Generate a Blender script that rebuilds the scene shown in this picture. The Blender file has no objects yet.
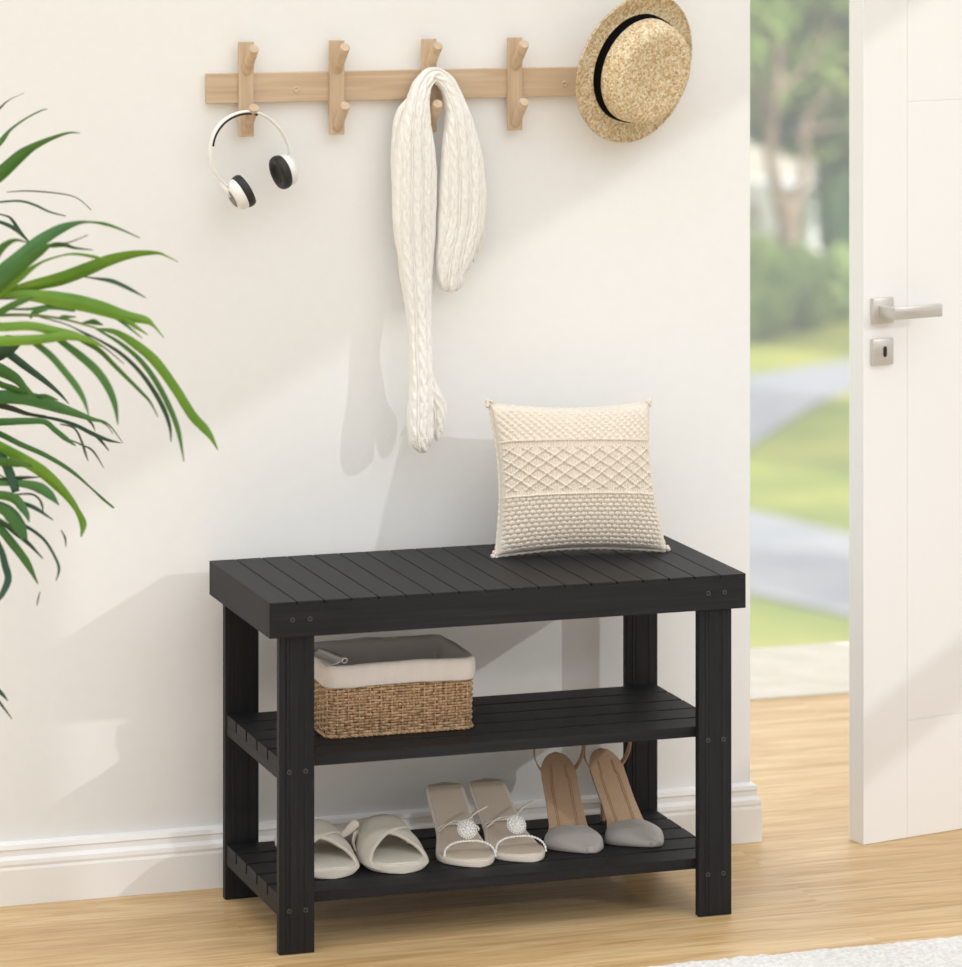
import bpy, bmesh, math, random
import numpy as np
from mathutils import Vector, Matrix, noise
PI = math.pi
random.seed(7)
scn = bpy.context.scene
COL = scn.collection

# ------------------------------------------------------------------ camera (level view camera with a lowered frame)
F, YAW, HZ = 3918.58, 0.317, -156.8
CAM = Vector((-1.4332, -5.3215, 1.5674))
FW = Vector((math.sin(YAW), math.cos(YAW), 0)); RT = Vector((math.cos(YAW), -math.sin(YAW), 0)); UP = Vector((0, 0, 1))
def ray(u, v): return FW + RT*((u-481)/F) - UP*((v-HZ)/F)
def at(u, v, y):
    d = ray(u, v); return CAM + d*((y-CAM.y)/d.y)
def atz(u, v, z):
    d = ray(u, v); return CAM + d*((z-CAM.z)/d.z)
cd = bpy.data.cameras.new('camera'); cam = bpy.data.objects.new('camera', cd); COL.objects.link(cam)
cam.location = CAM; cam.rotation_euler = (PI/2, 0, -YAW)
cd.sensor_fit = 'VERTICAL'; cd.sensor_height = 36; cd.lens = F/967*36
cd.shift_x = 0; cd.shift_y = -(483.5-HZ)/967
cd.clip_end = 300
cd.dof.use_dof = True; cd.dof.focus_distance = 5.75; cd.dof.aperture_fstop = 5.0
scn.camera = cam
vs = scn.view_settings
vs.view_transform = 'Standard'; vs.look = 'None'; vs.gamma = 1; vs.use_curve_mapping = False; vs.exposure = 0.23

# ------------------------------------------------------------------ materials
def mat(name, col, rough=.6, metal=0, spec=.5, sheen=0):
    m = bpy.data.materials.new(name); m.use_nodes = True
    b = m.node_tree.nodes['Principled BSDF']
    b.inputs['Base Color'].default_value = (*col, 1); b.inputs['Roughness'].default_value = rough
    b.inputs['Metallic'].default_value = metal; b.inputs['Specular IOR Level'].default_value = spec
    if sheen: b.inputs['Sheen Weight'].default_value = sheen
    return m
def nn(m, t, **k):
    n = m.node_tree.nodes.new(t)
    for a, v in k.items():
        if a in n.inputs: n.inputs[a].default_value = v
        else: setattr(n, a, v)
    return n
def lk(m, a, b): m.node_tree.links.new(a, b)
def coords(m, scale=(1, 1, 1), kind='Object', rot=(0, 0, 0)):
    tc = nn(m, 'ShaderNodeTexCoord'); mp = nn(m, 'ShaderNodeMapping')
    mp.inputs['Scale'].default_value = scale; mp.inputs['Rotation'].default_value = rot
    lk(m, tc.outputs[kind], mp.inputs['Vector']); return mp.outputs['Vector']
def ramp(m, fac, stops):
    r = nn(m, 'ShaderNodeValToRGB'); e = r.color_ramp.elements
    while len(e) > 1: e.remove(e[-1])
    e[0].position = stops[0][0]; e[0].color = (*stops[0][1], 1)
    for p, c in stops[1:]:
        x = e.new(p); x.color = (*c, 1)
    lk(m, fac, r.inputs['Fac']); return r.outputs['Color']
def bsdf(m): return m.node_tree.nodes['Principled BSDF']
def bump(m, h, strength=.3, dist=.001):
    b = nn(m, 'ShaderNodeBump'); b.inputs['Strength'].default_value = strength; b.inputs['Distance'].default_value = dist
    lk(m, h, b.inputs['Height']); lk(m, b.outputs['Normal'], bsdf(m).inputs['Normal'])
def noisy(name, c1, c2, scale=(20, 20, 20), rough=.6, detail=4, bs=.2, bd=.001, lo=.35, hi=.65, spec=.5, sheen=0, kind='Object'):
    m = mat(name, c1, rough, 0, spec, sheen)
    n = nn(m, 'ShaderNodeTexNoise', Scale=1.0, Detail=float(detail))
    lk(m, coords(m, scale, kind), n.inputs['Vector'])
    lk(m, ramp(m, n.outputs['Fac'], [(lo, c1), (hi, c2)]), bsdf(m).inputs['Base Color'])
    if bs: bump(m, n.outputs['Fac'], bs, bd)
    return m

M_wall = noisy('wall_paint', (.856, .863, .864), (.866, .873, .874), (60, 60, 60), .75, bs=.05, bd=.0004, spec=.3)
M_trim = mat('white_gloss_paint', (.88, .878, .872), .4)
M_door = mat('door_lacquer', (.885, .89, .895), .38)
M_nickel = noisy('brushed_nickel', (.62, .60, .575), (.68, .66, .63), (30, 200, 900), .42, bs=.05, bd=.0002)
bsdf(M_nickel).inputs['Metallic'].default_value = .75
M_black = mat('black_hole', (.006, .006, .006), .6)

def wood_floor():
    m = mat('oak_floor', (.7, .48, .26), .42, spec=.4)
    v = coords(m, (1, 1, 1))
    br = nn(m, 'ShaderNodeTexBrick', Scale=1.0); br.offset = .37
    br.inputs['Brick Width'].default_value = 1.35; br.inputs['Row Height'].default_value = .128
    br.inputs['Mortar Size'].default_value = .0007; br.inputs['Mortar Smooth'].default_value = .3
    br.inputs['Color1'].default_value = (.0, .0, .0, 1); br.inputs['Color2'].default_value = (1, 1, 1, 1); br.inputs['Mortar'].default_value = (.5, .5, .5, 1)
    lk(m, v, br.inputs['Vector'])
    # per plank shift of the grain
    sh = nn(m, 'ShaderNodeVectorMath', operation='MULTIPLY_ADD')
    sh.inputs[1].default_value = (7.3, 3.1, 0); lk(m, br.outputs['Color'], sh.inputs[0]); lk(m, v, sh.inputs[2])
    mp = nn(m, 'ShaderNodeMapping'); mp.inputs['Scale'].default_value = (2.0, 26, 1); lk(m, sh.outputs[0], mp.inputs['Vector'])
    n1 = nn(m, 'ShaderNodeTexNoise', Scale=1.0, Detail=6.0, Roughness=.68, Distortion=1.3); lk(m, mp.outputs[0], n1.inputs['Vector'])
    mp2 = nn(m, 'ShaderNodeMapping'); mp2.inputs['Scale'].default_value = (11, 190, 1); lk(m, sh.outputs[0], mp2.inputs['Vector'])
    n2 = nn(m, 'ShaderNodeTexNoise', Scale=1.0, Detail=3.0); lk(m, mp2.outputs[0], n2.inputs['Vector'])
    c = ramp(m, n1.outputs['Fac'], [(.25, (.46, .275, .12)), (.42, (.62, .41, .195)), (.55, (.72, .515, .275)), (.75, (.81, .63, .395))])
    mx = nn(m, 'ShaderNodeMix', data_type='RGBA', blend_type='MULTIPLY'); mx.inputs[0].default_value = .5
    lk(m, c, mx.inputs[6]); lk(m, ramp(m, n2.outputs['Fac'], [(.32, (.66, .58, .48)), (.56, (1, 1, 1))]), mx.inputs[7])
    mx2 = nn(m, 'ShaderNodeMix', data_type='RGBA', blend_type='MULTIPLY'); mx2.inputs[0].default_value = 1.0
    lk(m, mx.outputs[2], mx2.inputs[6]); lk(m, ramp(m, br.outputs['Color'], [(0, (.88, .85, .81)), (1, (1.0, 1.0, 1.0))]), mx2.inputs[7])
    mx3 = nn(m, 'ShaderNodeMix', data_type='RGBA', blend_type='MIX'); lk(m, br.outputs['Fac'], mx3.inputs[0])
    lk(m, mx2.outputs[2], mx3.inputs[6]); mx3.inputs[7].default_value = (.55, .37, .20, 1)
    lk(m, mx3.outputs[2], bsdf(m).inputs['Base Color'])
    bump(m, n2.outputs['Fac'], .12, .0006)
    return m
M_floor = wood_floor()

def black_wood(name, axis):
    sc = {'x': (5, 160, 160), 'y': (160, 5, 160), 'z': (160, 160, 5)}[axis]
    m = mat(name, (.014, .014, .015), .55, spec=.24)
    n = nn(m, 'ShaderNodeTexNoise', Scale=1.0, Detail=5.0, Roughness=.65); lk(m, coords(m, sc), n.inputs['Vector'])
    lk(m, ramp(m, n.outputs['Fac'], [(.3, (.0075, .0078, .009)), (.55, (.0125, .013, .0145)), (.75, (.021, .0215, .023))]), bsdf(m).inputs['Base Color'])
    bump(m, n.outputs['Fac'], .5, .0009)
    return m
M_bx, M_by, M_bz = black_wood('black_wood_x', 'x'), black_wood('black_wood_y', 'y'), black_wood('black_wood_z', 'z')

def light_wood(name, sc):
    m = mat(name, (.6, .42, .26), .5)
    n = nn(m, 'ShaderNodeTexNoise', Scale=1.0, Detail=5.0, Distortion=.5); lk(m, coords(m, sc), n.inputs['Vector'])
    lk(m, ramp(m, n.outputs['Fac'], [(.3, (.52, .375, .245)), (.55, (.60, .45, .31)), (.75, (.66, .51, .37))]), bsdf(m).inputs['Base Color'])
    bump(m, n.outputs['Fac'], .1, .0004); return m
M_rackx, M_rackz = light_wood('beech_along', (6, 120, 120)), light_wood('beech_upright', (120, 120, 6))

M_knit = noisy('cream_knit', (.85, .83, .79), (.90, .885, .855), (700, 700, 260), .95, bs=.35, bd=.0008, sheen=.3, spec=.15)
M_macrame = noisy('macrame_cotton', (.71, .635, .54), (.80, .735, .65), (500, 500, 500), .95, bs=.4, bd=.0006, sheen=.2, spec=.1)
M_liner = noisy('linen_liner', (.72, .655, .60), (.77, .71, .655), (900, 900, 900), .9, bs=.2, bd=.0004, spec=.15)
M_grey_cloth = mat('grey_cloth', (.55, .53, .50), .9)
M_white_plastic = mat('white_plastic', (.86, .855, .84), .35)
M_grey_plastic = mat('grey_plastic', (.2, .2, .2), .5)
M_leatherette = noisy('dark_ear_pad', (.012, .010, .010), (.022, .019, .018), (300, 300, 300), .5, bs=.2, bd=.0003)
M_slip = noisy('slipper_fabric', (.655, .60, .515), (.69, .64, .56), (1200, 1200, 1200), .85, bs=.25, bd=.0003, spec=.2)
M_slip_in = noisy('slipper_footbed', (.65, .61, .53), (.69, .65, .57), (800, 800, 800), .8, bs=.1, bd=.0003, spec=.2)
M_nude = noisy('nude_leather', (.66, .555, .45), (.69, .585, .475), (300, 300, 300), .5, bs=.08, bd=.0003)
M_nude_lt = noisy('cream_leather', (.74, .665, .58), (.77, .70, .61), (300, 300, 300), .45, bs=.08, bd=.0003)
M_tan = noisy('tan_insole', (.56, .38, .245), (.60, .41, .27), (250, 250, 250), .42, bs=.08, bd=.0003)
M_tan_dk = noisy('tan_strap', (.38, .22, .13), (.45, .27, .165), (250, 250, 250), .45, bs=.05, bd=.0003)
M_grey_satin = noisy('grey_satin', (.375, .34, .32), (.415, .38, .36), (900, 900, 900), .42, bs=.08, bd=.0002, sheen=.3)
M_dark_sole = mat('dark_sole', (.05, .04, .035), .6)
M_pearl = mat('white_pearl', (.88, .87, .84), .25)
M_rug = noisy('white_rug_pile', (.66, .63, .61), (.85, .83, .81), (160, 160, 160), .95, detail=6, bs=.8, bd=.004, sheen=.3, spec=.1)
M_pot = noisy('white_ceramic', (.78, .77, .74), (.82, .81, .78), (8, 8, 8), .35, bs=.03)
M_soil = noisy('potting_soil', (.03, .02, .012), (.09, .06, .035), (90, 90, 90), .95, bs=.8, bd=.004)

def leafmat(name, a, b):
    m = mat(name, a, .42, spec=.45)
    n = nn(m, 'ShaderNodeTexNoise', Scale=9.0, Detail=4.0); lk(m, coords(m), n.inputs['Vector'])
    lk(m, ramp(m, n.outputs['Fac'], [(.35, a), (.65, b)]), bsdf(m).inputs['Base Color'])
    bsdf(m).inputs['Transmission Weight'].default_value = 0
    return m
M_leaf = [leafmat('leaf_bright', (.09, .235, .012), (.17, .34, .025)), leafmat('leaf_mid', (.035, .13, .022), (.07, .20, .03)),
          leafmat('leaf_dark', (.012, .06, .03), (.028, .095, .04)), leafmat('leaf_tip', (.06, .06, .045), (.035, .07, .035))]
M_stem = leafmat('stem_green', (.07, .14, .02), (.12, .2, .04))

def straw():
    m = mat('woven_straw', (.62, .47, .27), .75, spec=.25)
    v = coords(m, (330, 330, 330))
    vo = nn(m, 'ShaderNodeTexVoronoi', Scale=1.0); vo.inputs['Randomness'].default_value = .8
    lk(m, v, vo.inputs['Vector'])
    sp = nn(m, 'ShaderNodeSeparateColor'); lk(m, vo.outputs['Color'], sp.inputs[0])
    c = ramp(m, sp.outputs[0], [(0, (.52, .35, .17)), (.25, (.68, .50, .28)), (.5, (.76, .60, .37)), (.8, (.84, .73, .53)), (1, (.90, .84, .68))])
    lk(m, c, bsdf(m).inputs['Base Color'])
    inv = nn(m, 'ShaderNodeMath', operation='SUBTRACT'); inv.inputs[0].default_value = 1; lk(m, vo.outputs['Distance'], inv.inputs[1])
    bump(m, inv.outputs[0], .8, .002); return m
M_straw = straw()
M_ribbon = mat('black_ribbon', (.005, .005, .006), .95, spec=.05)
M_wick = noisy('wicker', (.20, .105, .05), (.64, .43, .25), (260, 260, 90), .6, bs=.4, bd=.0006, lo=.3, hi=.62, spec=.3)
M_stake = noisy('wicker_stake', (.50, .34, .20), (.68, .50, .33), (200, 200, 60), .6, bs=.2)
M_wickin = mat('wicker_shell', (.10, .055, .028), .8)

# ------------------------------------------------------------------ mesh helpers
def link(name, me, m=None, parent=None, smooth=False):
    if m: me.materials.append(m)
    if smooth:
        me.polygons.foreach_set('use_smooth', [True]*len(me.polygons))
    o = bpy.data.objects.new(name, me); COL.objects.link(o)
    if parent: o.parent = parent
    return o
class MB:
    """collects shapes, then links them as ONE mesh object"""
    def __init__(s): s.v = []; s.f = []
    def add(s, vs, fs):
        b = len(s.v); s.v += [tuple(p) for p in vs]; s.f += [tuple(b+i for i in f) for f in fs]; return s
    def box(s, lo, hi, bev=0, mx=None):
        bm = bmesh.new(); bmesh.ops.create_cube(bm, size=1)
        for v in bm.verts: v.co = Vector([lo[i]+(v.co[i]+.5)*(hi[i]-lo[i]) for i in range(3)])
        if bev: bmesh.ops.bevel(bm, geom=bm.edges[:], offset=bev, segments=2, affect='EDGES', profile=.5)
        if mx: bmesh.ops.transform(bm, matrix=mx, verts=bm.verts)
        bm.verts.index_update()
        s.add([v.co for v in bm.verts], [[v.index for v in f.verts] for f in bm.faces]); bm.free(); return s
    def loft(s, rings, cap=True, closed=True):
        n = len(rings[0]); vs = [p for r in rings for p in r]; fs = []
        for i in range(len(rings)-1):
            for j in range(n if closed else n-1):
                a = i*n+j; b = i*n+(j+1) % n; fs.append((a, b, b+n, a+n))
        if cap and closed: fs += [tuple(range(n))[::-1], tuple(range((len(rings)-1)*n, len(rings)*n))]
        return s.add(vs, fs)
    def tube(s, path, rad, n=8, flat=1.0, updir=None, cap=True):
        path = [Vector(p) for p in path]; rings = []
        m = len(path); nrm = None
        for i, p in enumerate(path):
            t = (path[min(i+1, m-1)]-path[max(i-1, 0)]).normalized()
            if updir is not None: nrm = Vector(updir)
            elif nrm is None: nrm = Vector((0, 0, 1)) if abs(t.z) < .9 else Vector((1, 0, 0))
            nrm = (nrm-t*nrm.dot(t)).normalized(); bi = t.cross(nrm)
            r = rad[i] if hasattr(rad, '__len__') else rad
            rings.append([p+nrm*(math.cos(2*PI*k/n)*r)+bi*(math.sin(2*PI*k/n)*r*flat) for k in range(n)])
        return s.loft(rings, cap)
    def sphere(s, c, r, nu=10, nv=6, sc=(1, 1, 1)):
        c = Vector(c); rings = []
        for j in range(nv+1):
            a = -PI/2+PI*j/nv; a = max(min(a, PI/2-.05), -PI/2+.05)
            rings.append([c+Vector((math.cos(a)*math.cos(2*PI*i/nu)*r*sc[0], math.cos(a)*math.sin(2*PI*i/nu)*r*sc[1], math.sin(a)*r*sc[2])) for i in range(nu)])
        return s.loft(rings)
    def lathe(s, prof, o=(0, 0, 0), n=48, mx=None, cap=False):
        rings = []
        for r, z in prof:
            ring = [Vector((r*math.cos(2*PI*k/n), r*math.sin(2*PI*k/n), z)) for k in range(n)]
            if mx: ring = [mx @ p for p in ring]
            rings.append([p+Vector(o) for p in ring])
        return s.loft(rings, cap)
    def build(s, name, m=None, parent=None, smooth=False, solid=0, sub=0, offs=0, angle=None):
        me = bpy.data.meshes.new(name); me.from_pydata(s.v, [], s.f); me.update()
        bm = bmesh.new(); bm.from_mesh(me); bmesh.ops.recalc_face_normals(bm, faces=bm.faces); bm.to_mesh(me); bm.free()
        o = link(name, me, m, parent, smooth or angle is not None)
        if solid: md = o.modifiers.new('thickness', 'SOLIDIFY'); md.thickness = solid; md.offset = offs
        if sub: md = o.modifiers.new('smooth', 'SUBSURF'); md.levels = md.render_levels = sub
        if angle is not None:
            me.set_sharp_from_angle(angle=math.radians(angle))
        return o
def catmull(pts, n):
    """n samples through a list of equal length tuples"""
    P = [np.array(p, float) for p in pts]; P = [2*P[0]-P[1]]+P+[2*P[-1]-P[-2]]; out = []; segs = len(P)-3
    for i in range(n):
        t = i/(n-1)*segs; k = min(int(t), segs-1); t -= k
        a, b, c, d = P[k:k+4]
        out.append(.5*((2*b)+(c-a)*t+(2*a-5*b+4*c-d)*t*t+(3*b-a-3*c+d)*t**3))
    return out
def lerp(tab, x):
    if x <= tab[0][0]: return tab[0][1]
    for (a, p), (b, q) in zip(tab, tab[1:]):
        if x <= b:
            t = (x-a)/(b-a); return p+(q-p)*t
    return tab[-1][1]
def sm(tab, x):
    if x <= tab[0][0]: return tab[0][1]
    for (a, p), (b, q) in zip(tab, tab[1:]):
        if x <= b:
            t = (x-a)/(b-a); t = t*t*(3-2*t); return p+(q-p)*t
    return tab[-1][1]
def tag(o, label, cat, group=None, kind=None):
    if label: o['label'] = label
    if cat: o['category'] = cat
    if group: o['group'] = group
    if kind: o['kind'] = kind
    return o
def thing(name, label, cat, loc=(0, 0, 0), rz=0, group=None):
    o = bpy.data.objects.new(name, None); COL.objects.link(o); o.location = loc; o.rotation_euler = (0, 0, rz)
    o.empty_display_size = .05
    return tag(o, label, cat, group)
def struct(o): o['kind'] = 'structure'; return o
def copy_tree(o, parent=None):
    c = o.copy(); COL.objects.link(c)
    if parent: c.parent = parent
    for ch in list(o.children): copy_tree(ch, c)
    return c

# ------------------------------------------------------------------ the room
WY = .405; WX = .891; TH = .14; DX1 = 1.86; RX = 2.5; WH = 3.4
struct(MB().box((-3.4, WY, 0), (WX, WY+TH, WH)).build('wall_back', M_wall))
o = MB().box((DX1, WY, 0), (RX+.12, WY+TH, WH)).build('wall_back_right', M_wall); struct(o)
struct(MB().box((WX, WY, 2.12), (DX1, WY+TH, WH)).build('wall_above_door', M_wall))
struct(MB().box((-3.4, -6.5, -.15), (RX+.12, 1.33, 0)).build('floor', M_floor))
M_glare = noisy('sunlit_glare', (.58, .54, .46), (.66, .61, .53), (12, 12, 12), .7)
struct(MB().box((-3.4, 1.33, -.17), (RX+.12, 1.75, .004), .004).build('trim_glare', M_glare))  # added pale strip, its colour stands in for the overexposed sunlit floor end
struct(MB().box((-3.4, -6.5, -4.0), (RX+.12, 1.5, -.17)).build('wall_foundation', M_wall))
# right wall with a tall french window whose head, post and rail shape the sunlight
r = MB(); Y0, Y1, ZH = -2.92, -.75, 2.125
r.box((RX, -6.5, 0), (RX+.12, Y0, WH)).box((RX, Y1, 0), (RX+.12, WY, WH)).box((RX, Y0, ZH), (RX+.12, Y1, WH))
struct(r.build('wall_right', M_wall))
w = MB().box((RX+.02, Y0, .02), (RX+.07, Y1, .07)).box((RX+.02, Y0, .935), (RX+.07, Y1, 1.02)).box((RX+.02, Y1-.05, .07), (RX+.07, Y1, ZH-.03))
w.box((RX+.02, Y0, .07), (RX+.07, Y0+.03, ZH-.03)).box((RX+.02, Y0, ZH-.03), (RX+.07, Y1, ZH))
win = struct(w.build('window_1', M_trim))
M_tint = bpy.data.materials.new('sun_dimmer'); M_tint.use_nodes = True
_t = M_tint.node_tree; _t.nodes.remove(_t.nodes['Principled BSDF']); _a = _t.nodes.new('ShaderNodeBsdfTransparent'); _a.inputs[0].default_value = (.33, .33, .33, 1)
_g = _t.nodes.new('ShaderNodeBsdfGlossy'); _g.inputs['Roughness'].default_value = .05; _m = _t.nodes.new('ShaderNodeMixShader'); _m.inputs[0].default_value = .05
_t.links.new(_a.outputs[0], _m.inputs[1]); _t.links.new(_g.outputs[0], _m.inputs[2]); _t.links.new(_m.outputs[0], _t.nodes['Material Output'].inputs['Surface'])
MB().box((RX+.042, Y0+.01, .06), (RX+.048, Y1-.03, ZH-.01)).build('dimmer_pane', M_tint, win)  # added pane, dims the sun indoors while the garden keeps full strength
# skirting with a moulded top, returned round the wall end
prof = [(0, 0), (-.018, 0), (-.018, .052), (-.0165, .056), (-.0175, .060), (-.0165, .066), (-.011, .071), (-.010, .078), (-.0125, .081), (-.0105, .087), (-.004, .090), (0, .090)]
def skirting(name, path):
    """path: list of (x, y, outward normal) mitred corner directions"""
    rings = [[Vector((x+nx*-d, y+ny*-d, z)) for d, z in prof] for x, y, nx, ny in path]
    return struct(MB().loft(rings).build(name, M_trim))
skirting('baseboard_back', [(-3.4, WY, 0, -1), (WX, WY, .70, -1), (WX, WY+TH, .70, 0)])
skirting('baseboard_back_right', [(DX1, WY, 0, -1), (RX, WY, 0, -1)])
# door leaf, ajar
DO = Vector((1.0458, .3157, 0)); DA = math.radians(12.87)
door = thing('door_1', None, None, DO, DA); door['kind'] = 'structure'
DW, DT, DH = .80, .038, 2.06
b = MB(); g = .003
def slab(x0, x1, z0, z1): b.box((x0, 0, z0), (x1, DT, z1), .0006)
ZB, ZM, XS = .185, 1.16, .086
b.box((.0003, .0012, .0006), (DW-.0003, DT-.0012, DH-.0003))
for x0, x1, z0, z1 in ((0, XS-.0004, .0005, DH), (DW-XS+.0004, DW, .0005, DH), (XS+.0004, DW-XS-.0004, .0005, ZB-.0004), (XS+.0004, DW-XS-.0004, DH-.1304, DH),
                       (XS+.0004, DW-XS-.0004, ZB+.0004, ZM-.0004), (XS+.0004, DW-XS-.0004, ZM+.0004, DH-.1312)):
    b.box((x0, 0, z0), (x1, .004, z1), .0007); b.box((x0, DT-.004, z0), (x1, DT, z1), .0007)
lf = b.build('door_leaf', M_door, door); lf['kind'] = 'structure'
# square rose and lever
hz = .835; hx = .0333
hr = MB().box((hx-.0203, -.0085, hz-.0203), (hx+.0203, 0, hz+.0203), .0018).build('handle_rose', M_nickel, door, angle=40)
hv = MB().box((hx-.010, -.048, hz-.0085), (hx+.010, -.008, hz+.0085), .002).box((hx-.011, -.051, hz-.0100), (hx+.083, -.043, hz+.0100), .0018)
hv.build('lever_handle', M_nickel, hr, angle=40)
ez = .7705
es = MB().box((hx-.0203, -.0075, ez-.0207), (hx+.0203, 0, ez+.0207), .0018).build('keyhole_plate', M_nickel, door, angle=40)
k = MB(); ring = [(math.cos(a)*.0036, max(-1, math.sin(a))*.0036) for a in [i*PI/10 for i in range(11)]]
sh = [(x+.003, z+.005) for x, z in ring]+[(x+.003, z-.005) for x, z in [(-a, -b) for a, b in ring]]
k.loft([[Vector((hx+x, y, ez+z)) for x, z in sh] for y in (-.0079, -.0066)])
k.build('keyhole', M_black, es)
# door frame on the hinge side
struct(MB().box((DX1-.03, WY-.012, 0), (DX1+.05, WY+TH+.01, 2.12), .002).build('trim_2', M_trim))
# rug
rg = MB(); NX, NY = 250, 46
RXA, RXB, RYA, RYB = -.1, 1.9, -.222, -1.5
vv = []; ys = [RYA-(RYA-RYB)*(j/NY)**2 for j in range(NY+1)]
for j, y in enumerate(ys):
    for i in range(NX+1):
        x = RXA+(RXB-RXA)*i/NX
        e = min(x-RXA, RXB-x, RYA-y, y-RYB); h = .010*min(1, max(0, e)/.006)**.5
        h += .003*noise.noise(Vector((x*90, y*90, 0)))*min(1, e/.004)
        vv.append((x, y+(.002*noise.noise(Vector((x*120, 3, 0))) if j == 0 else 0), max(h, .0005)))
ff = [(j*(NX+1)+i, j*(NX+1)+i+1, (j+1)*(NX+1)+i+1, (j+1)*(NX+1)+i) for j in range(NY) for i in range(NX)]
rg.add(vv, ff)
ro = rg.build('rug', M_rug, None, True); tag(ro, 'white fluffy rug lying on the oak floor in the bottom right corner', 'rug')

# ------------------------------------------------------------------ shoe bench
W, D, H = .720, .344, .5
bench = thing('shoe_bench', 'black slatted wooden shoe bench with two shelves standing against the white wall', 'bench')
s = MB(); P_ = W/18
for i in range(18):
    s.box((i*P_+(.0009 if i else 0), 0, H-.0042), ((i+1)*P_-(.0009 if i < 17 else 0), D, H), .0007)
s.build('seat', M_by, bench)
AH = .0503
ap = MB()
ap.box((0, 0, H-AH), (W, .012, H-.0041), .0008).box((0, D-.012, H-AH), (W, D, H-.0041), .0008)
ap.box((.0, .0119, H-AH+.0001), (.018, D-.0119, H-.0041), .0004).box((W-.018, .0119, H-AH+.0001), (W, D-.0119, H-.0041), .0004)
ap.box((.018, .012, H-.012), (W-.018, D-.012, H-.0041))
ap.build('apron', M_bx, bench)
A_, B_, LT, LW = .0175, .0118, .015, .0515
def screw(x, z, y, parent):
    mx = Matrix.Translation((x, y, z)) @ Matrix.Rotation(PI/2, 4, 'X')
    m = MB().lathe([(.0020, -.001), (.0021, .0006), (.0027, .0010), (.0034, .0006), (.0036, -.001)], n=20, mx=mx)
    sc_o = m.build('screw', M_screw, parent, True); MB().lathe([(.0001, .0002), (.0021, .0002), (.0022, -.001)], n=16, mx=mx).build('socket', M_black, sc_o)
M_screw = mat('black_screw', (.05, .05, .052), .4)
for lx in (A_, W-A_-LW):
    for ly, front in ((B_, 1), (D-B_-LT, 0)):
        m = MB(); 
        # board with a shallow moulded groove pair down its face
        e = .0012
        sec = [(0, e), (e, 0), (.009, 0), (.0098, .0007), (.0106, 0), (.0145, 0), (.0153, .0006), (.0161, 0), (LW-.0161, 0), (LW-.0153, .0006), (LW-.0145, 0), (LW-e, 0), (LW, e), (LW, LT-e), (LW-e, LT), (e, LT), (0, LT-e)]
        m.loft([[Vector((lx+a, ly+c, z)) for a, c in sec] for z in (0.001, H-.0122)])
        leg = m.build('leg', M_bz, bench)
        if front:
            for z in (.257, .061):
                for dx in (.0145, .0385): screw(lx+dx, z+.0005, ly, leg)
for x in (.0335, .0590, W-.0590, W-.0335): screw(x, H-.0255, 0, bench)
SY0, SY1 = B_+LT+.0004, D-B_-LT-.0004
for zt in (.2755, .0825):
    m = MB(); n = 5; gp = .0066; sw = (SY1-SY0-gp*(n-1))/n
    for i in range(n):
        y0 = SY0+i*(sw+gp); m.box((.0195, y0, zt-.0155), (W-.0215, y0+sw, zt), .0008)
    sf = m.build('shelf', M_bx, bench)
    for x0, x1 in ((.0195, .0375), (W-.0385, W-.0225)):
        MB().box((x0, SY0, zt-.0305), (x1, SY1, zt-.0153), .0006).build('shelf_rail', M_by, sf)

# ------------------------------------------------------------------ coat rack
rack = thing('coat_rack', 'light beech wall coat rack with upright blocks and round pegs', 'coat rack', (.33, WY, 1.20))
RM = Matrix.Translation((-.33, -WY, -1.20))
def rb(mb, name, m, parent, **k):
    mb.v = [tuple(RM @ Vector(p)) for p in mb.v]; return mb.build(name, m, parent, **k)
rb(MB().box((.0086, .390, 1.1768), (.675, WY, 1.2214), .001), 'rail', M_rackx, rack)
for sx in (.147, .5765):
    mx = Matrix.Translation((sx, .390, 1.1952)) @ Matrix.Rotation(PI/2, 4, 'X')
    rb(MB().lathe([(.0002, .0005), (.0022, .0002), (.0028, .0012), (.0042, .0012), (.0052, .0006), (.0058, -.001)], n=20, mx=mx), 'screw_cap', M_rackx, rack, smooth=True)
PEG_Y = .382
slx = [.0558, .1975, .3437, .4819, .6205]
for x in slx:
    blk = rb(MB().box((x, PEG_Y, 1.1262), (x+.0232, .3905, 1.2692), .0012), 'upright_block', M_rackz, rack)
    for zr in (1.2225, 1.1345):
        p0 = Vector((x+.0120, PEG_Y+.006, zr)); p1 = Vector((x+.0125, PEG_Y-.040, zr+.0385)); d = (p1-p0).normalized()
        rb(MB().tube([p0, p0+d*.004, p1-d*.0008, p1], [.0076, .0076, .0076, .0070], n=24), 'peg', M_rackz, blk, angle=40)

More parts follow.
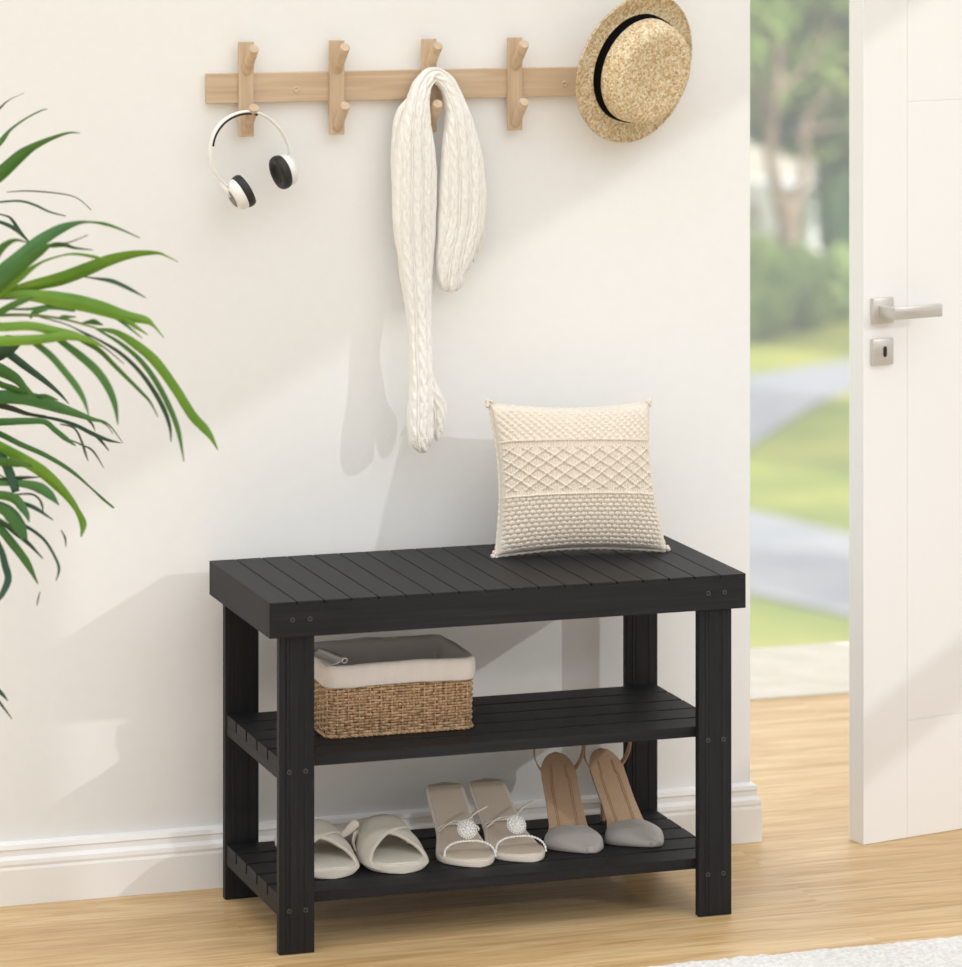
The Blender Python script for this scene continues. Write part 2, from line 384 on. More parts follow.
# ------------------------------------------------------------------ headphones
hp = thing('headphones', 'white over-ear headphones with dark pads hanging from the leftmost lower peg', 'headphones', at(248, 111, .352))
HM = hp.location.copy()
def hb(mb, name, m, parent, **k):
    mb.v = [tuple(Vector(p)-HM) for p in mb.v]; return mb.build(name, m, parent, **k)
band = [(291, 158), (288.5, 146), (281, 131), (270, 119.5), (260, 113.6), (249, 111.3), (236, 113.5), (223, 121), (213.5, 134), (210, 150), (212, 166), (218, 177), (227, 186)]
yb = lambda i: .352+.012*math.sin(i/12*PI*2)
bp = [Vector(q) for q in catmull([tuple(at(u, v, .350)) for u, v in band], 60)]
cen = Vector(at(249, 155, .350))
def strip(pts, w, t, off=0, wt=None):
    rings = []
    for i, p in enumerate(pts):
        t_ = (pts[min(i+1, len(pts)-1)]-pts[max(i-1, 0)]).normalized()
        wd = Vector((0, 1, 0)); nr = t_.cross(wd).normalized()
        if nr.dot(cen-p) < 0: nr = -nr
        k = w*(wt(i/(len(pts)-1)) if wt else 1); q = p+nr*off
        rings.append([q+wd*(k*math.cos(a)/max(.0001, 1))+nr*(t*math.sin(a)) for a in [2*PI*j/14 for j in range(14)]])
    return rings
hb(MB().loft(strip(bp, .0085, .0022)), 'headband', M_white_plastic, hp, smooth=True)
hb(MB().loft(strip(bp[21:44], .0078, .0022, .0030)), 'band_cushion', M_leatherette, hp, smooth=True)
def cup(c, inner, r=.0262, long=(0, 0, 1)):
    z = Vector(inner).normalized(); x = Vector(long); x = (x-z*x.dot(z)).normalized(); y = z.cross(x)
    mx = Matrix(((x.x, y.x, z.x, c[0]), (x.y, y.y, z.y, c[1]), (x.z, y.z, z.z, c[2]), (0, 0, 0, 1)))
    body = hb(MB().lathe([(.0002, -.0165), (.012, -.0160), (.019, -.0140), (.0235, -.009), (.0245, -.003), (.0240, .0)], n=40, mx=mx), 'ear_cup', M_white_plastic, hp, smooth=True)
    hb(MB().lathe([(.0002, -.0175), (.0125, -.0168), (.0150, -.0158)], n=40, mx=mx), 'cup_cap', M_grey_plastic, body, smooth=True)
    hb(MB().lathe([(.0225, -.001), (.0252, .0005), (.0262, .004), (.0262, .008), (.0245, .0118), (.0200, .0130), (.0160, .0115), (.0145, .0075), (.0002, .007)], n=40, mx=mx), 'ear_pad', M_leatherette, body, smooth=True)
cl = at(240.5, 193, .350); cr = at(284, 171, .350)
def cf(a, b, c): return RT*a+UP*b-FW*c
cup(cl, cf(.80, .48, -.30), long=cf(-.5, .86, 0)); cup(cr, cf(-.82, -.30, .46), long=cf(-.36, .93, 0))
for c, (u0, v0), (u1, v1) in ((cl, (222, 182), (231, 197)), (cr, (290, 155), (293.5, 174))):
    hb(MB().tube([at(u0, v0, .350), (at(u0, v0, .350)+at(u1, v1, .347))/2, at(u1, v1, .346)], [.0045, .0052, .0035], n=12), 'yoke', M_white_plastic, hp, smooth=True)

# ------------------------------------------------------------------ knitted scarf
def knit(a, w, s):
    """height of a cable pattern; a across in metres from the centre, s along in metres"""
    col = .0165; ph = a/col; k = math.floor(ph+.5); q = (ph-k)*col
    sw = .0034*math.sin(2*PI*(s/.050)+k*1.3); h = 0
    for sgn in (1, -1):
        d = (q-sgn*sw)/.0027; h = max(h, math.exp(-d*d)*(1 if sgn*math.cos(2*PI*s/.050+k*1.3) > 0 else .72))
    rib = math.exp(-((abs(q)-.0080)/.0011)**2)*.8
    st = .12*math.sin(2*PI*s/.0042+abs(q)*900)
    gr = math.exp(-((abs(q)-.0066)/.0008)**2)*.45
    return max(h, rib)-gr+st
def scarf_tube(mb, rows, th, n=200, na=110, wrap=0):
    S = catmull(rows, n); P3 = [at(r_[0], r_[1], r_[3]) for r_ in S]; L = 0; rings = []
    for i, r_ in enumerate(S):
        if i: L += (P3[i]-P3[i-1]).length
        t_ = (P3[min(i+1, n-1)]-P3[max(i-1, 0)]).normalized()
        dep = Vector((0, 1, 0)); dep = (dep-t_*dep.dot(t_)).normalized(); wd = t_.cross(dep).normalized()
        hw = max(r_[2], .6)/655.; tt = th*min(1, .35+hw/.03)
        if len(r_) > 4: tt = max(.002, r_[4])
        ring = []
        for k in range(na):
            a = 2*PI*k/na; c, s_ = math.cos(a), math.sin(a)
            x = hw*math.copysign(abs(c)**.75, c); y = tt*math.copysign(abs(s_)**.75, s_)
            ang = a*hw*1.0
            h = knit(x, hw, L)*.0034*min(1, hw/.010)*(.08+.92*min(1, abs(s_)*1.15)**2)
            x += .0012*noise.noise(Vector((L*30, a, 5)))
            y += .0022*noise.noise(Vector((L*7, x*70, 2)))*min(1, tt/.008)
            nrm = (wd*(c/hw)+dep*(s_/tt)).normalized()
            ring.append(P3[i]+wd*x+dep*y+nrm*h)
        rings.append(ring)
    # rounded ends
    for e in (0, -1):
        pass
    return mb.loft(rings)
sc = MB()
# long left tail, over the peg, short right tail:  (u, v, half width px, y)
arch = [(425, 451, 3, .318), (423, 447, 8, .318), (421, 438, 12, .318), (420, 420, 12.5, .320), (421, 400, 12, .322), (421, 380, 11, .324), (420, 350, 10.5, .328), (419, 320, 11.5, .332), (418, 290, 14, .336),
        (416, 260, 17.5, .340), (414.5, 225, 21.5, .342), (414.5, 190, 22.5, .344), (415, 155, 21, .346), (415, 128, 16.5, .350), (417.5, 104, 12, .356), (422, 86, 9, .362), (432, 75, 8, .366),
        (444.5, 81, 8.5, .363), (453, 98, 9.5, .358), (458.5, 122, 14, .352), (461, 150, 20, .348), (462.5, 185, 24, .345), (461, 220, 24, .343), (455, 250, 20, .341), (451, 272, 15.5, .340), (450, 286, 11, .340), (450, 291.5, 5, .340)]
scarf_tube(sc, arch, .016, n=460, na=230)
scarf_tube(sc, [(437, 441, 1, .334), (438, 434, 5, .334), (438.5, 420, 8, .334), (437.5, 405, 8, .334), (434, 392, 6, .334), (429, 375, 4, .336), (425, 350, 3, .338)], .010, n=110, na=80)
scarf_tube(sc, [(406, 262, 2, .352), (401, 225, 6, .356), (399.5, 180, 8, .358), (400.5, 145, 9, .360), (404, 118, 9, .362), (412, 103, 7, .364), (424, 92, 5, .366)], .010, n=160, na=80)
scarf_tube(sc, [(414, 342, 1, .338), (411, 325, 4, .340), (409, 300, 5, .342), (406, 275, 6, .344), (404, 255, 6, .346)], .008, n=90, na=64)
scarf_tube(sc, [(474, 262, 1, .360), (477, 247, 5, .360), (479, 225, 7, .360), (477, 190, 8, .360), (471, 150, 7, .362), (462, 120, 5, .364)], .008, n=110, na=64)
sco = sc.build('scarf', M_knit, None, True)
tag(sco, 'cream cable knit scarf hanging from the middle upper peg of the coat rack', 'scarf')

# ------------------------------------------------------------------ straw hat
hc = at(634, 67, .343); hn = (RT*.62-FW*.745-UP*.235).normalized()
hx_ = (UP-hn*UP.dot(hn)).normalized(); hy_ = hn.cross(hx_)
hat = thing('straw_hat', 'woven straw hat with black ribbon hanging at the right end of the coat rack', 'hat', hc)
HX = Matrix(((hx_.x, hy_.x, hn.x, 0), (hx_.y, hy_.y, hn.y, 0), (hx_.z, hy_.z, hn.z, 0), (0, 0, 0, 1)))
m = MB(); pr_ = [(.1172, .004), (.1176, .0065), (.114, .0045), (.106, .001), (.095, -.001), (.086, .000), (.0835, .004), (.0820, .016), (.0800, .030), (.077, .042), (.072, .050), (.063, .0535), (.045, .0515), (.025, .0490), (.0005, .0485)]
pf = catmull(pr_, 70); N = 180; rings = []
for r_, z in pf:
    ring = []
    for k in range(N):
        a = 2*PI*k/N
        rr = r_*(1+.012*math.cos(2*a+.6)); zz = z
        if r_ > .085: zz += .0035*math.sin(2*a+1.0)*(r_-.085)/.03
        wv = .0003*math.sin(a*70)*math.cos(r_*2200+z*2200)*min(1, r_/.03)
        ring.append(HX @ Vector((rr*math.cos(a), rr*math.sin(a), zz+wv)))
    rings.append(ring)
m.loft(rings, cap=False)
m.build('hat_body', M_straw, hat, True, solid=.0028, offs=-1)
m = MB(); rings = []
for r_, z in ((.0833, .0025), (.0851, .0032), (.0848, .010), (.0835, .0175), (.0815, .0172)):
    rings.append([HX @ Vector((r_*(1+.012*math.cos(2*a+.6))*math.cos(a), r_*(1+.012*math.cos(2*a+.6))*math.sin(a), z)) for a in [2*PI*k/120 for k in range(120)]])
m.loft(rings, cap=False); m.build('ribbon', M_ribbon, hat, True)

# ------------------------------------------------------------------ macrame cushion
cu = MB(); N = 300
BL, BR, TL, TR = Vector((.4125, .232, .503)), Vector((.669, .196, .503)), at(490, 405, .292), at(647.5, 404, .262)
cnr = ((BR+TR)-(BL+TL)).cross((TL+TR)-(BL+BR)).normalized()
if cnr.y > 0: cnr = -cnr
T = .044
def macra(a, b):
    """knotted relief, a and b run 0..1 from the lower left"""
    def knots(x, y):
        r_ = math.floor(y); fx = (x+.5*(r_ % 2)) % 1-.5; fy = y-r_-.5
        d = math.hypot(fx/.50, fy/.56); return max(0, 1-d**3.2)**.6*(1-.25*math.exp(-(fx/.08)**2))
    if b < .355:
        return knots(a*24, b*33)*1.15
    if b > .745:
        x = a*19+b*17; y = a*21-b*25
        return .95*(abs(math.sin(PI*x))**.8)*(.35+.65*abs(math.sin(PI*y))**.7)
    h = .30+.24*math.sin(2*PI*a*58)
    for bb in (.364, .736):
        h += 1.0*math.exp(-((b-bb-.006*math.sin(PI*a))/.007)**2)
    v_ = (b-.55)/.125
    if abs(v_) < 1.15:
        for sg in (1, -1):
            d = abs(((a*4.4+sg*v_*.75+.25) % .5)-.25)*2     # crossing cords
            d = .5-abs(d-.0) if False else d
            h += .80*math.exp(-((d)/.085)**2)-.45*math.exp(-((d-.22)/.07)**2)*(.5+.5*math.sin(2*PI*a*58))
    return max(h, 0)
for side in (1, -1):
    vv = []
    for j in range(N+1):
        for i in range(N+1):
            a, b_ = i/N, j/N
            # pull the edges in between the corners
            ea = a+(.5-a)*.085*math.sin(PI*b_)**1.0*2*abs(a-.5); eb = b_+(.5-b_)*.075*math.sin(PI*a)*2*abs(b_-.5)
            p = BL.lerp(BR, ea).lerp(TL.lerp(TR, ea), eb)
            u = 2*a-1; v = 2*b_-1; q = max(0, (1-u*u))*max(0, (1-v*v)); t = T*q**.42
            # sit: flatten a little towards the base
            h = (macra(a, b_) if side > 0 else .3)*.0042*min(1, q*16)
            p = p+cnr*side*(t+h+.0035*(1 if side > 0 else 1))
            p += Vector((0, 0, .0008*noise.noise(p*60)))
            vv.append(p)
    cu.add(vv, [(j*(N+1)+i, j*(N+1)+i+1, (j+1)*(N+1)+i+1, (j+1)*(N+1)+i) for j in range(N) for i in range(N)])
# knotted seam cord and corner tufts
def edge(a0, b0, a1, b1):
    out = []
    for k in range(80):
        t_ = k/79; a = a0+(a1-a0)*t_; b_ = b0+(b1-b0)*t_
        ea = a+(.5-a)*.085*math.sin(PI*b_)*2*abs(a-.5); eb = b_+(.5-b_)*.075*math.sin(PI*a)*2*abs(b_-.5)
        out.append(BL.lerp(BR, ea).lerp(TL.lerp(TR, ea), eb))
    return out
for e in ((0, 0, 1, 0), (1, 0, 1, 1), (1, 1, 0, 1), (0, 1, 0, 0)):
    pth = edge(*e); cu.tube(pth, [.0032+.0006*math.sin(k*1.7) for k in range(80)], n=8)
for c in (BL, BR, TL, TR):
    for k in range(16):
        cu.sphere(c+Vector((random.uniform(-.006, .006), random.uniform(-.004, .004), random.uniform(-.002, .006))), .0028, 6, 4)
zmin = min(p[2] for p in cu.v); cu.v = [(x, y, max(z, .5006)) for x, y, z in cu.v]
co = cu.build('cushion', M_macrame, None, True)
tag(co, 'square cream macrame cushion sitting on the right of the black bench top', 'cushion')

# ------------------------------------------------------------------ wicker basket
bx0, bx1, by0, by1, bz0 = .1185, .3390, .1145, .283, .2757
bk = thing('wicker_basket', 'brown wicker storage basket with cream cloth liner on the upper shelf', 'basket', ((bx0+bx1)/2, (by0+by1)/2, bz0))
BO = bk.location.copy()
def bb_(mb, name, m, parent, **k):
    mb.v = [tuple(Vector(p)-BO) for p in mb.v]; return mb.build(name, m, parent, **k)
def rrect(x0, x1, y0, y1, r, n):
    segs = [((x0+r, y0), (x1-r, y0)), ((x1, y0+r), (x1, y1-r)), ((x1-r, y1), (x0+r, y1)), ((x0, y1-r), (x0, y0+r))]
    cs = [(x1-r, y0+r, -PI/2), (x1-r, y1-r, 0), (x0+r, y1-r, PI/2), (x0+r, y0+r, PI)]
    per = 2*(x1-x0-2*r)+2*(y1-y0-2*r)+2*PI*r; out = []
    for i in range(n):
        s_ = i/n*per
        for (a, b), (cx, cy, a0) in zip(segs, cs):
            L = math.dist(a, b)
            if s_ < L:
                t_ = s_/L; dx, dy = (b[0]-a[0])/L, (b[1]-a[1])/L
                out.append((a[0]+dx*s_, a[1]+dy*s_, dy, -dx)); break
            s_ -= L; q = r*PI/2
            if s_ < q:
                an = a0+s_/r; out.append((cx+r*math.cos(an), cy+r*math.sin(an), math.cos(an), math.sin(an))); break
            s_ -= q
    return out
NS = 46; per = rrect(bx0, bx1, by0, by1, .014, NS*6); wv = MB(); ROWS = 19
for k in range(ROWS):
    z = bz0+.0028+k*.00405; pth = []
    for i, (x, y, nx, ny) in enumerate(per):
        o_ = .0021*math.cos(PI*i/6+PI*k)+.0004*noise.noise(Vector((x*200, y*200, k)))
        fl = .002*(k/ROWS)
        pth.append(Vector((x+nx*(o_+fl-.002), y+ny*(o_+fl-.002), z+.0007*noise.noise(Vector((x*120, y*120, k*3))))))
    rings = []
    for i, p in enumerate(pth):
        x, y, nx, ny = per[i]; rings.append([p+Vector((nx, ny, 0))*(.0017*math.cos(a))+Vector((0, 0, .0021*math.sin(a))) for a in [2*PI*j/7 for j in range(7)]])
    rings.append(rings[0]); wv.loft(rings, cap=False)
# braided foot
for ph in (0, 2.1, 4.2):
    pth = [Vector((x+nx*(.001+.0016*math.sin(i*.7+ph)), y+ny*(.001+.0016*math.sin(i*.7+ph)), bz0+.0026+.0014*math.cos(i*.7+ph))) for i, (x, y, nx, ny) in enumerate(per)]
    wv.tube(pth+[pth[0]], .0016, n=6, cap=False)
body = bb_(wv, 'woven_body', M_wick, bk, smooth=True)
st = MB()
for i in range(0, NS*6, 6):
    x, y, nx, ny = per[i]
    st.tube([Vector((x-nx*.0005, y-ny*.0005, bz0+.003)), Vector((x+nx*.0005, y+ny*.0005, bz0+.082))], .0011, n=6)
bb_(st, 'stakes', M_stake, body, smooth=True)
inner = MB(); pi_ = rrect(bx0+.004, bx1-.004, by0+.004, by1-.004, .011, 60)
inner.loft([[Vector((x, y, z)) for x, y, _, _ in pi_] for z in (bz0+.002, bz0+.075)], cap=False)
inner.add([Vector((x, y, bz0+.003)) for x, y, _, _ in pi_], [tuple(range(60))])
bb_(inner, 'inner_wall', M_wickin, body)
ln = MB(); rings = []; NP = 240; pl = rrect(bx0, bx1, by0, by1, .014, NP)
for off, z in ((.0035, .3495), (.0052, .3515), (.0058, .362), (.0055, .374), (.0035, .3795), (.0005, .3815), (-.004, .3800), (-.0065, .375), (-.008, .350), (-.009, .31), (-.012, .284)):
    ring = []
    for i, (x, y, nx, ny) in enumerate(pl):
        wn = .0012*noise.noise(Vector((x*70, y*70, z*22)))+.0007*noise.noise(Vector((x*180, y*180, z*60)))
        dz = .0014*noise.noise(Vector((x*30, y*30, 7)))+.001*math.cos(4*math.atan2(y-.2, x-.23))
        ring.append(Vector((x+nx*(off+wn), y+ny*(off+wn), z+dz)))
    rings.append(ring)
ln.loft(rings, cap=False); ln.add(rings[-1], [tuple(range(NP))])
lo_ = bb_(ln, 'cloth_liner', M_liner, bk, smooth=True, solid=.0012)
# rolled grey cloth lying over the basket rim
rc = MB(); a0 = Vector((.1430, .1130, .3875)); a1 = Vector((.1300, .195, .3865)); dirv = (a1-a0).normalized(); sd = dirv.cross(UP).normalized()
rings = []
for t_ in [i/16 for i in range(17)]:
    p = a0.lerp(a1, t_); rr = .0048
    ring = []
    for j in range(34):
        a = j/33*PI*2*1.35; q = rr*(1-.3*j/33)
        ring.append(p+sd*(-q*math.cos(a))+UP*(q*math.sin(a)*.9))
    ring = [p-sd*.024*(1-.25*t_)-UP*.0045, p-sd*.014-UP*.0035]+ring
    rings.append([v for v in ring])
rc.loft(rings, cap=False, closed=False)
for i_, v in enumerate(rc.v): pass
rco = rc.build('rolled_cloth', M_grey_cloth, None, True, solid=.0009)
tag(rco, 'small grey cloth with a rolled edge lying on the wicker basket rim', 'cloth')

# ------------------------------------------------------------------ shoes
SZ = .0826
def shoe_frame(toe, heel):
    """local frame: +y runs from toe to heel"""
    d = Vector((heel[0]-toe[0], heel[1]-toe[1])); return math.atan2(-d.x, d.y), d.length
def footbed(mb, L, wf, zf, th, cf_=lambda s: 0, n=60, k=14, rnd=.0025, s0=0, s1=1, off=0, inset=0):
    """a soled board following profile zf(s) with half width wf(s)"""
    rings = []
    for i in range(n+1):
        s = s0+(s1-s0)*i/n
        e = .004; y = s*L
        w_ = max(.0006, wf(s)-inset); zt = zf(s)+off; t_ = th(s) if callable(th) else th
        dz = (zf(min(1, s+.01))-zf(max(0, s-.01)))/(.02*L) if .01 < s < .99 else 0
        c = cf_(s); ring = []
        nr = Vector((0, -dz, 1)).normalized()
        r_ = min(rnd, t_/2, w_*.9)
        for (sx, sz) in ((1, 0), (1, -1), (-1, -1), (-1, 0)):
            pass
        pts = []
        for sgn, a0 in ((1, 0), (-1, 1)):
            pass
        secs = []
        for q in range(5): a = PI/2*(1-q/4); secs.append((w_-r_+r_*math.cos(a), -r_+r_*math.sin(a)))
        for q in range(5): a = -PI/2*q/4; secs.append((w_-r_+r_*math.cos(a), -t_+r_+r_*math.sin(a)))
        secs += [(-x, z) for x, z in secs[::-1]]
        for x, z in secs:
            ring.append(Vector((c+x, y, zt))+nr*z)
        rings.append(ring)
    mb.loft(rings); return mb
def circ(s, p=2.2):  # rounded end 0..1
    return (1-(1-min(1, max(0, s)))**p)**(1/p)

# --- slide slippers
def make_slipper(mir=1):
    t = thing('slide_slipper', None, 'slipper', (0, 0, SZ)); L = .232
    def w_(s):
        base = sm([(0, .044), (.28, .0475), (.6, .037), (.85, .035), (1, .033)], s)
        return base*circ(s/.20)*circ((1-s)/.16)
    footbed(MB(), L, w_, lambda s: .013+.004*s, .0125, rnd=.0045).build('sole', M_slip, t, True)
    footbed(MB(), L, w_, lambda s: .0145+.004*s, .002, rnd=.0009, inset=.0055, s0=.03, s1=.97).build('footbed', M_slip_in, t, True)
    # two crossed bands
    for side in (1, -1):
        mb = MB(); NA, NB = 40, 16; rings = []
        for i in range(NA+1):
            a = i/NA; ph = PI*a                      # left to right over the foot
            f = (a if side > 0 else 1-a)             # 0 = front anchored side
            yc = .012+.108*f                              # front edge runs diagonally
            wb = .074-.006*f
            hh = .0025 if side > 0 else 0
            ring = []
            for j in range(NB+1):
                b_ = j/NB; y = yc+wb*b_
                s = y/L; ww = w_(min(s, .9))+.0005+(.0008 if side > 0 else 0)
                hloc = hh+sm([(0, .018), (.05, .033), (.075, .043), (.11, .051), (.15, .045), (.19, .036)], y)-.004; px_ = sm([(.02, 1.5), (.09, .95), (.15, .72)], y)
                x = -ww*math.copysign(abs(math.cos(ph))**.8, math.cos(ph)); z = .006+hloc*max(0, math.sin(ph))**px_
                z += .0012*math.sin(PI*b_)
                ring.append(Vector((x, y, z)))
            rings.append(ring)
        mb.loft(rings, cap=False, closed=False)
        mb.build('strap', M_slip, t, True, solid=.0045, offs=0)
    # small knot tails at the back of the strap
    if mir > 0: MB().tube([(.030, .096, .032), (.038, .094, .037), (.045, .092, .042), (.053, .091, .050), (.058, .090, .055), (.060, .090, .0575)], [.004, .0045, .0055, .0070, .0065, .003], n=12, flat=.45).build('bow_end', M_slip, t, True)
    else: MB().tube([(-.032, .106, .037), (-.045, .102, .037), (-.0505, .092, .027), (-.048, .084, .016), (-.042, .078, .012)], [.004, .005, .0045, .0045, .003], n=12, flat=.5).build('strap_loop', M_slip, t, True)
    return t
sl = make_slipper(-1)
def put(o, toe, heel, label, group=None):
    rz, _ = shoe_frame(toe, heel); o.location = (toe[0], toe[1], SZ); o.rotation_euler = (0, 0, rz); o['label'] = label
    if group: o['group'] = group
put(sl, (.2215, .0755), (.2215, .30), 'right beige slide slipper with crossed straps, beside the heeled mules')
s2 = make_slipper(1); put(s2, (.1180, .0800), (.1180, .31), 'left beige slide slipper half hidden behind the front bench leg')

# --- pearl mules
def make_mule():
    t = thing('heeled_mule', None, 'sandal', (0, 0, SZ)); L = .188; HH = .071
    def w_(s):
        base = sm([(0, .036), (.28, .0425), (.58, .031), (.8, .0305), (1, .0295)], s)
        return base*circ(s/.24, 2.0)*(circ((1-s)/.05, 2.4) if s > .94 else 1)
    zf = lambda s: .010+HH*sm([(0, 0), (.36, 0), (1.0, 1)], max(0, s))*1.0 if s < .97 else .010+HH
    zf = lambda s: .010+HH*(0 if s < .33 else ((s-.33)/.67)**1.18*(1 if s < .98 else 1))
    cc = lambda s: .010*(1-s/.25)**2 if s < .25 else 0
    footbed(MB(), L, w_, zf, lambda s: .0097-.0047*min(1, max(0, (s-.3)/.3)), cc, rnd=.003).build('sole', M_nude_lt, t, True)
    footbed(MB(), L, w_, zf, .0016, cc, rnd=.0007, off=.0013, inset=.0050, s0=.03, s1=.972).build('insole', M_nude, t, True)
    # heel
    mb = MB(); rings = []
    for k in range(9):
        f = k/8; z = .0002+(HH+.002)*f; rx = .0045+.0175*max(0, f-.25)**1.6*1.6; ry = .0045+.012*f**2.2
        cy = L-.012-.004*(1-f)-.004*f; zz = z-(.0 if f < 1 else .0)
        rings.append([Vector((rx*math.cos(a), cy+ry*math.sin(a)-.003*f, min(z, zf(max(0, min(.98, (cy+ry*math.sin(a))/L))-.03)-.007))) for a in [2*PI*j/20 for j in range(20)]])
    mb.loft(rings); mb.build('heel', M_nude_lt, t, True)
    # straps
    def arcpath(y0, y1, h, wx, n=40, ym=0):
        out = []
        for i in range(n+1):
            a = PI*i/n; s = y0+(y1-y0)*i/n
            out.append(Vector((-wx*math.copysign(abs(math.cos(a))**.8, math.cos(a))+.002, s+ym*math.sin(a), .008+h*math.sin(a)**.7)))
        return out
    def beaded(name, pth, r):
        mb = MB(); mb.tube(pth, r*.55, n=8)
        L_ = 0; last = None
        for p in pth:
            if last is None or (p-last).length > r*2.1: mb.sphere(p, r, 8, 5); last = p
        return mb.build(name, M_pearl, t, True)
    def dense(p, n=220): return [Vector(q) for q in catmull([tuple(a) for a in p], n)]
    beaded('pearl_strap', dense(arcpath(.034, .028, .020, .0375, ym=.014)), .0020)
    ank = arcpath(.108, .100, .012, .0305, ym=-.002); zadd = zf(.112/L)-.012
    ank = [p+Vector((0, 0, zadd*.9)) for p in ank]
    beaded('pearl_strap', dense(ank), .0017)
    mb = MB(); mb.tube(dense([Vector((-.030, .098, .030)), Vector((-.012, .088, .046)), Vector((.008, .080, .049)), Vector((.026, .094, .056)), Vector((.046, .104, .062))], 40), .0016, n=8, flat=1.6)
    mb.build('leather_strap', M_nude_lt, t, True)
    # flower brooch
    mb = MB(); c = Vector((.005, .060, .0415)); nrm = Vector((.05, -.80, .6)).normalized(); ux = Vector((1, 0, 0)); uy = nrm.cross(ux)
    for rr, cnt, br, up in ((0, 1, .0048, .003), (.0062, 8, .0030, .0022), (.0103, 14, .0025, .001), (.0140, 24, .0015, 0)):
        for q in range(cnt):
            a = 2*PI*q/cnt; mb.sphere(c+ux*(rr*math.cos(a))+uy*(rr*math.sin(a))+nrm*up, br, 8, 5)
    mb.tube([c-nrm*.001, c+nrm*.0008], .0125, n=24)
    mb.build('pearl_flower', M_pearl, t, True)
    return t
mu = make_mule()
put(mu, (.3270, .0765), (.3395, .262), 'left beige high heeled mule with pearl flower, next to the slipper')
m2 = copy_tree(mu); put(m2, (.4090, .0790), (.4060, .262), 'right beige high heeled mule with pearl flower, next to the grey pump')

# --- grey pumps
def make_pump():
    t = thing('high_heel_pump', None, 'pump', (0, 0, SZ)); L = .170; HH = .104
    def w_(s):
        base = lerp([(0, .0045), (.012, .0085), (.04, .0150), (.09, .0245), (.15, .0340), (.20, .0395), (.25, .0412), (.31, .0385), (.36, .0325), (.42, .0285), (.60, .0265), (.85, .0270), (1, .025)], s)
        return base*circ((1-s)/.18, 2.1)
    zf = lambda s: .006+HH*(0 if s < .27 else ((s-.27)/.73)**1.10)
    cc = lambda s: .020*(1-s/.30)**1.4 if s < .30 else 0
    footbed(MB(), L, w_, zf, .0045, cc, rnd=.002).build('outsole', M_dark_sole, t, True)
    footbed(MB(), L, w_, zf, .003, cc, rnd=.0012, off=.0022, inset=-.0004, s0=.12, s1=1).build('insole', M_tan, t, True)
    mb = MB()
    for dx in (-.0125, .0125, -.0155, .0155):
        mb.tube([Vector((dx*(.80 if s > .8 else 1), s*L, zf(s)+.0026)) for s in [.34+.56*i/30 for i in range(31)]], .0004, n=5)
    mb.build('stitching', M_tan_dk, t)
    # toe cap
    rings = []; NA = 36
    for i in range(34):
        s = .0+i/33*.34; hh = .0085+.0205*sm([(0, 0), (.20, .85), (.34, 1)], s); ring = []
        for j in range(NA+1):
            a = PI*j/NA; c, s_ = math.cos(a), math.sin(a)
            y = s*L-.010*max(0, s/.34)**2*(s_**2)*.6
            sl_ = min(1, max(0, y/L)); wx = w_(max(sl_, .004))+.0016
            x = cc(sl_)+wx*math.copysign(abs(c)**.78, c)*(1-.10*s_); z = .001+hh*(s_**.50)
            z += .0012*math.exp(-((x-cc(sl_))/.004)**2)*max(0, min(1, (.34-s)/.1))
            ring.append(Vector((x, y, z)))
        rings.append(ring)
    mb = MB().loft(rings, cap=False, closed=False)
    mb.add(rings[0], [tuple(range(NA+1))])
    mb.build('toe_cap', M_grey_satin, t, True, solid=.0014, offs=0)
    # stiletto
    mb = MB(); rg_ = []
    for k in range(12):
        f = k/11; z = .0035+(HH-.006)*f; rx = .0036+.014*max(0, f-.45)**1.7*1.7; ry = .0040+.014*max(0, f-.3)**1.8*1.6
        cy = L-.010-.010*f**2
        rg_.append([Vector((rx*math.cos(a), cy+ry*math.sin(a), min(z, zf(min(1, (cy+ry*math.sin(a))/L))-.001))) for a in [2*PI*j/18 for j in range(18)]])
    mb.loft(rg_); hl = mb.build('heel', M_tan, t, True)
    mb = MB().tube([(0, L-.010, .0002), (0, L-.010, .0040)], .0042, n=18); mb.build('heel_tip', M_dark_sole, hl)
    # ankle strap
    pth = []
    for i in range(61):
        a = -PI*.5+2*PI*i/60; pth.append(Vector((.0375*math.cos(a), L-.026-.010*math.sin(a), .122+.044*math.sin(a))))
    rr = []
    for i, p in enumerate(pth):
        q = (pth[(i+1) % 60]-pth[(i-1) % 60]).normalized(); ax = Vector((0, 1, .25)).normalized(); nr = q.cross(ax).normalized()
        rr.append([p+ax*.0054+nr*.0008, p+ax*.0054-nr*.0008, p-ax*.0054-nr*.0008, p-ax*.0054+nr*.0008])
    mb = MB().loft(rr, cap=False)
    mb.build('ankle_strap', M_tan_dk, t, True)
    return t
pu = make_pump()
put(pu, (.4950, .1005), (.5180, .262), 'left grey stiletto pump with tan insole, beside the pearl mules')
p2 = copy_tree(pu); put(p2, (.5985, .1020), (.5925, .268), 'right grey stiletto pump with tan insole, nearest the rear right bench leg')

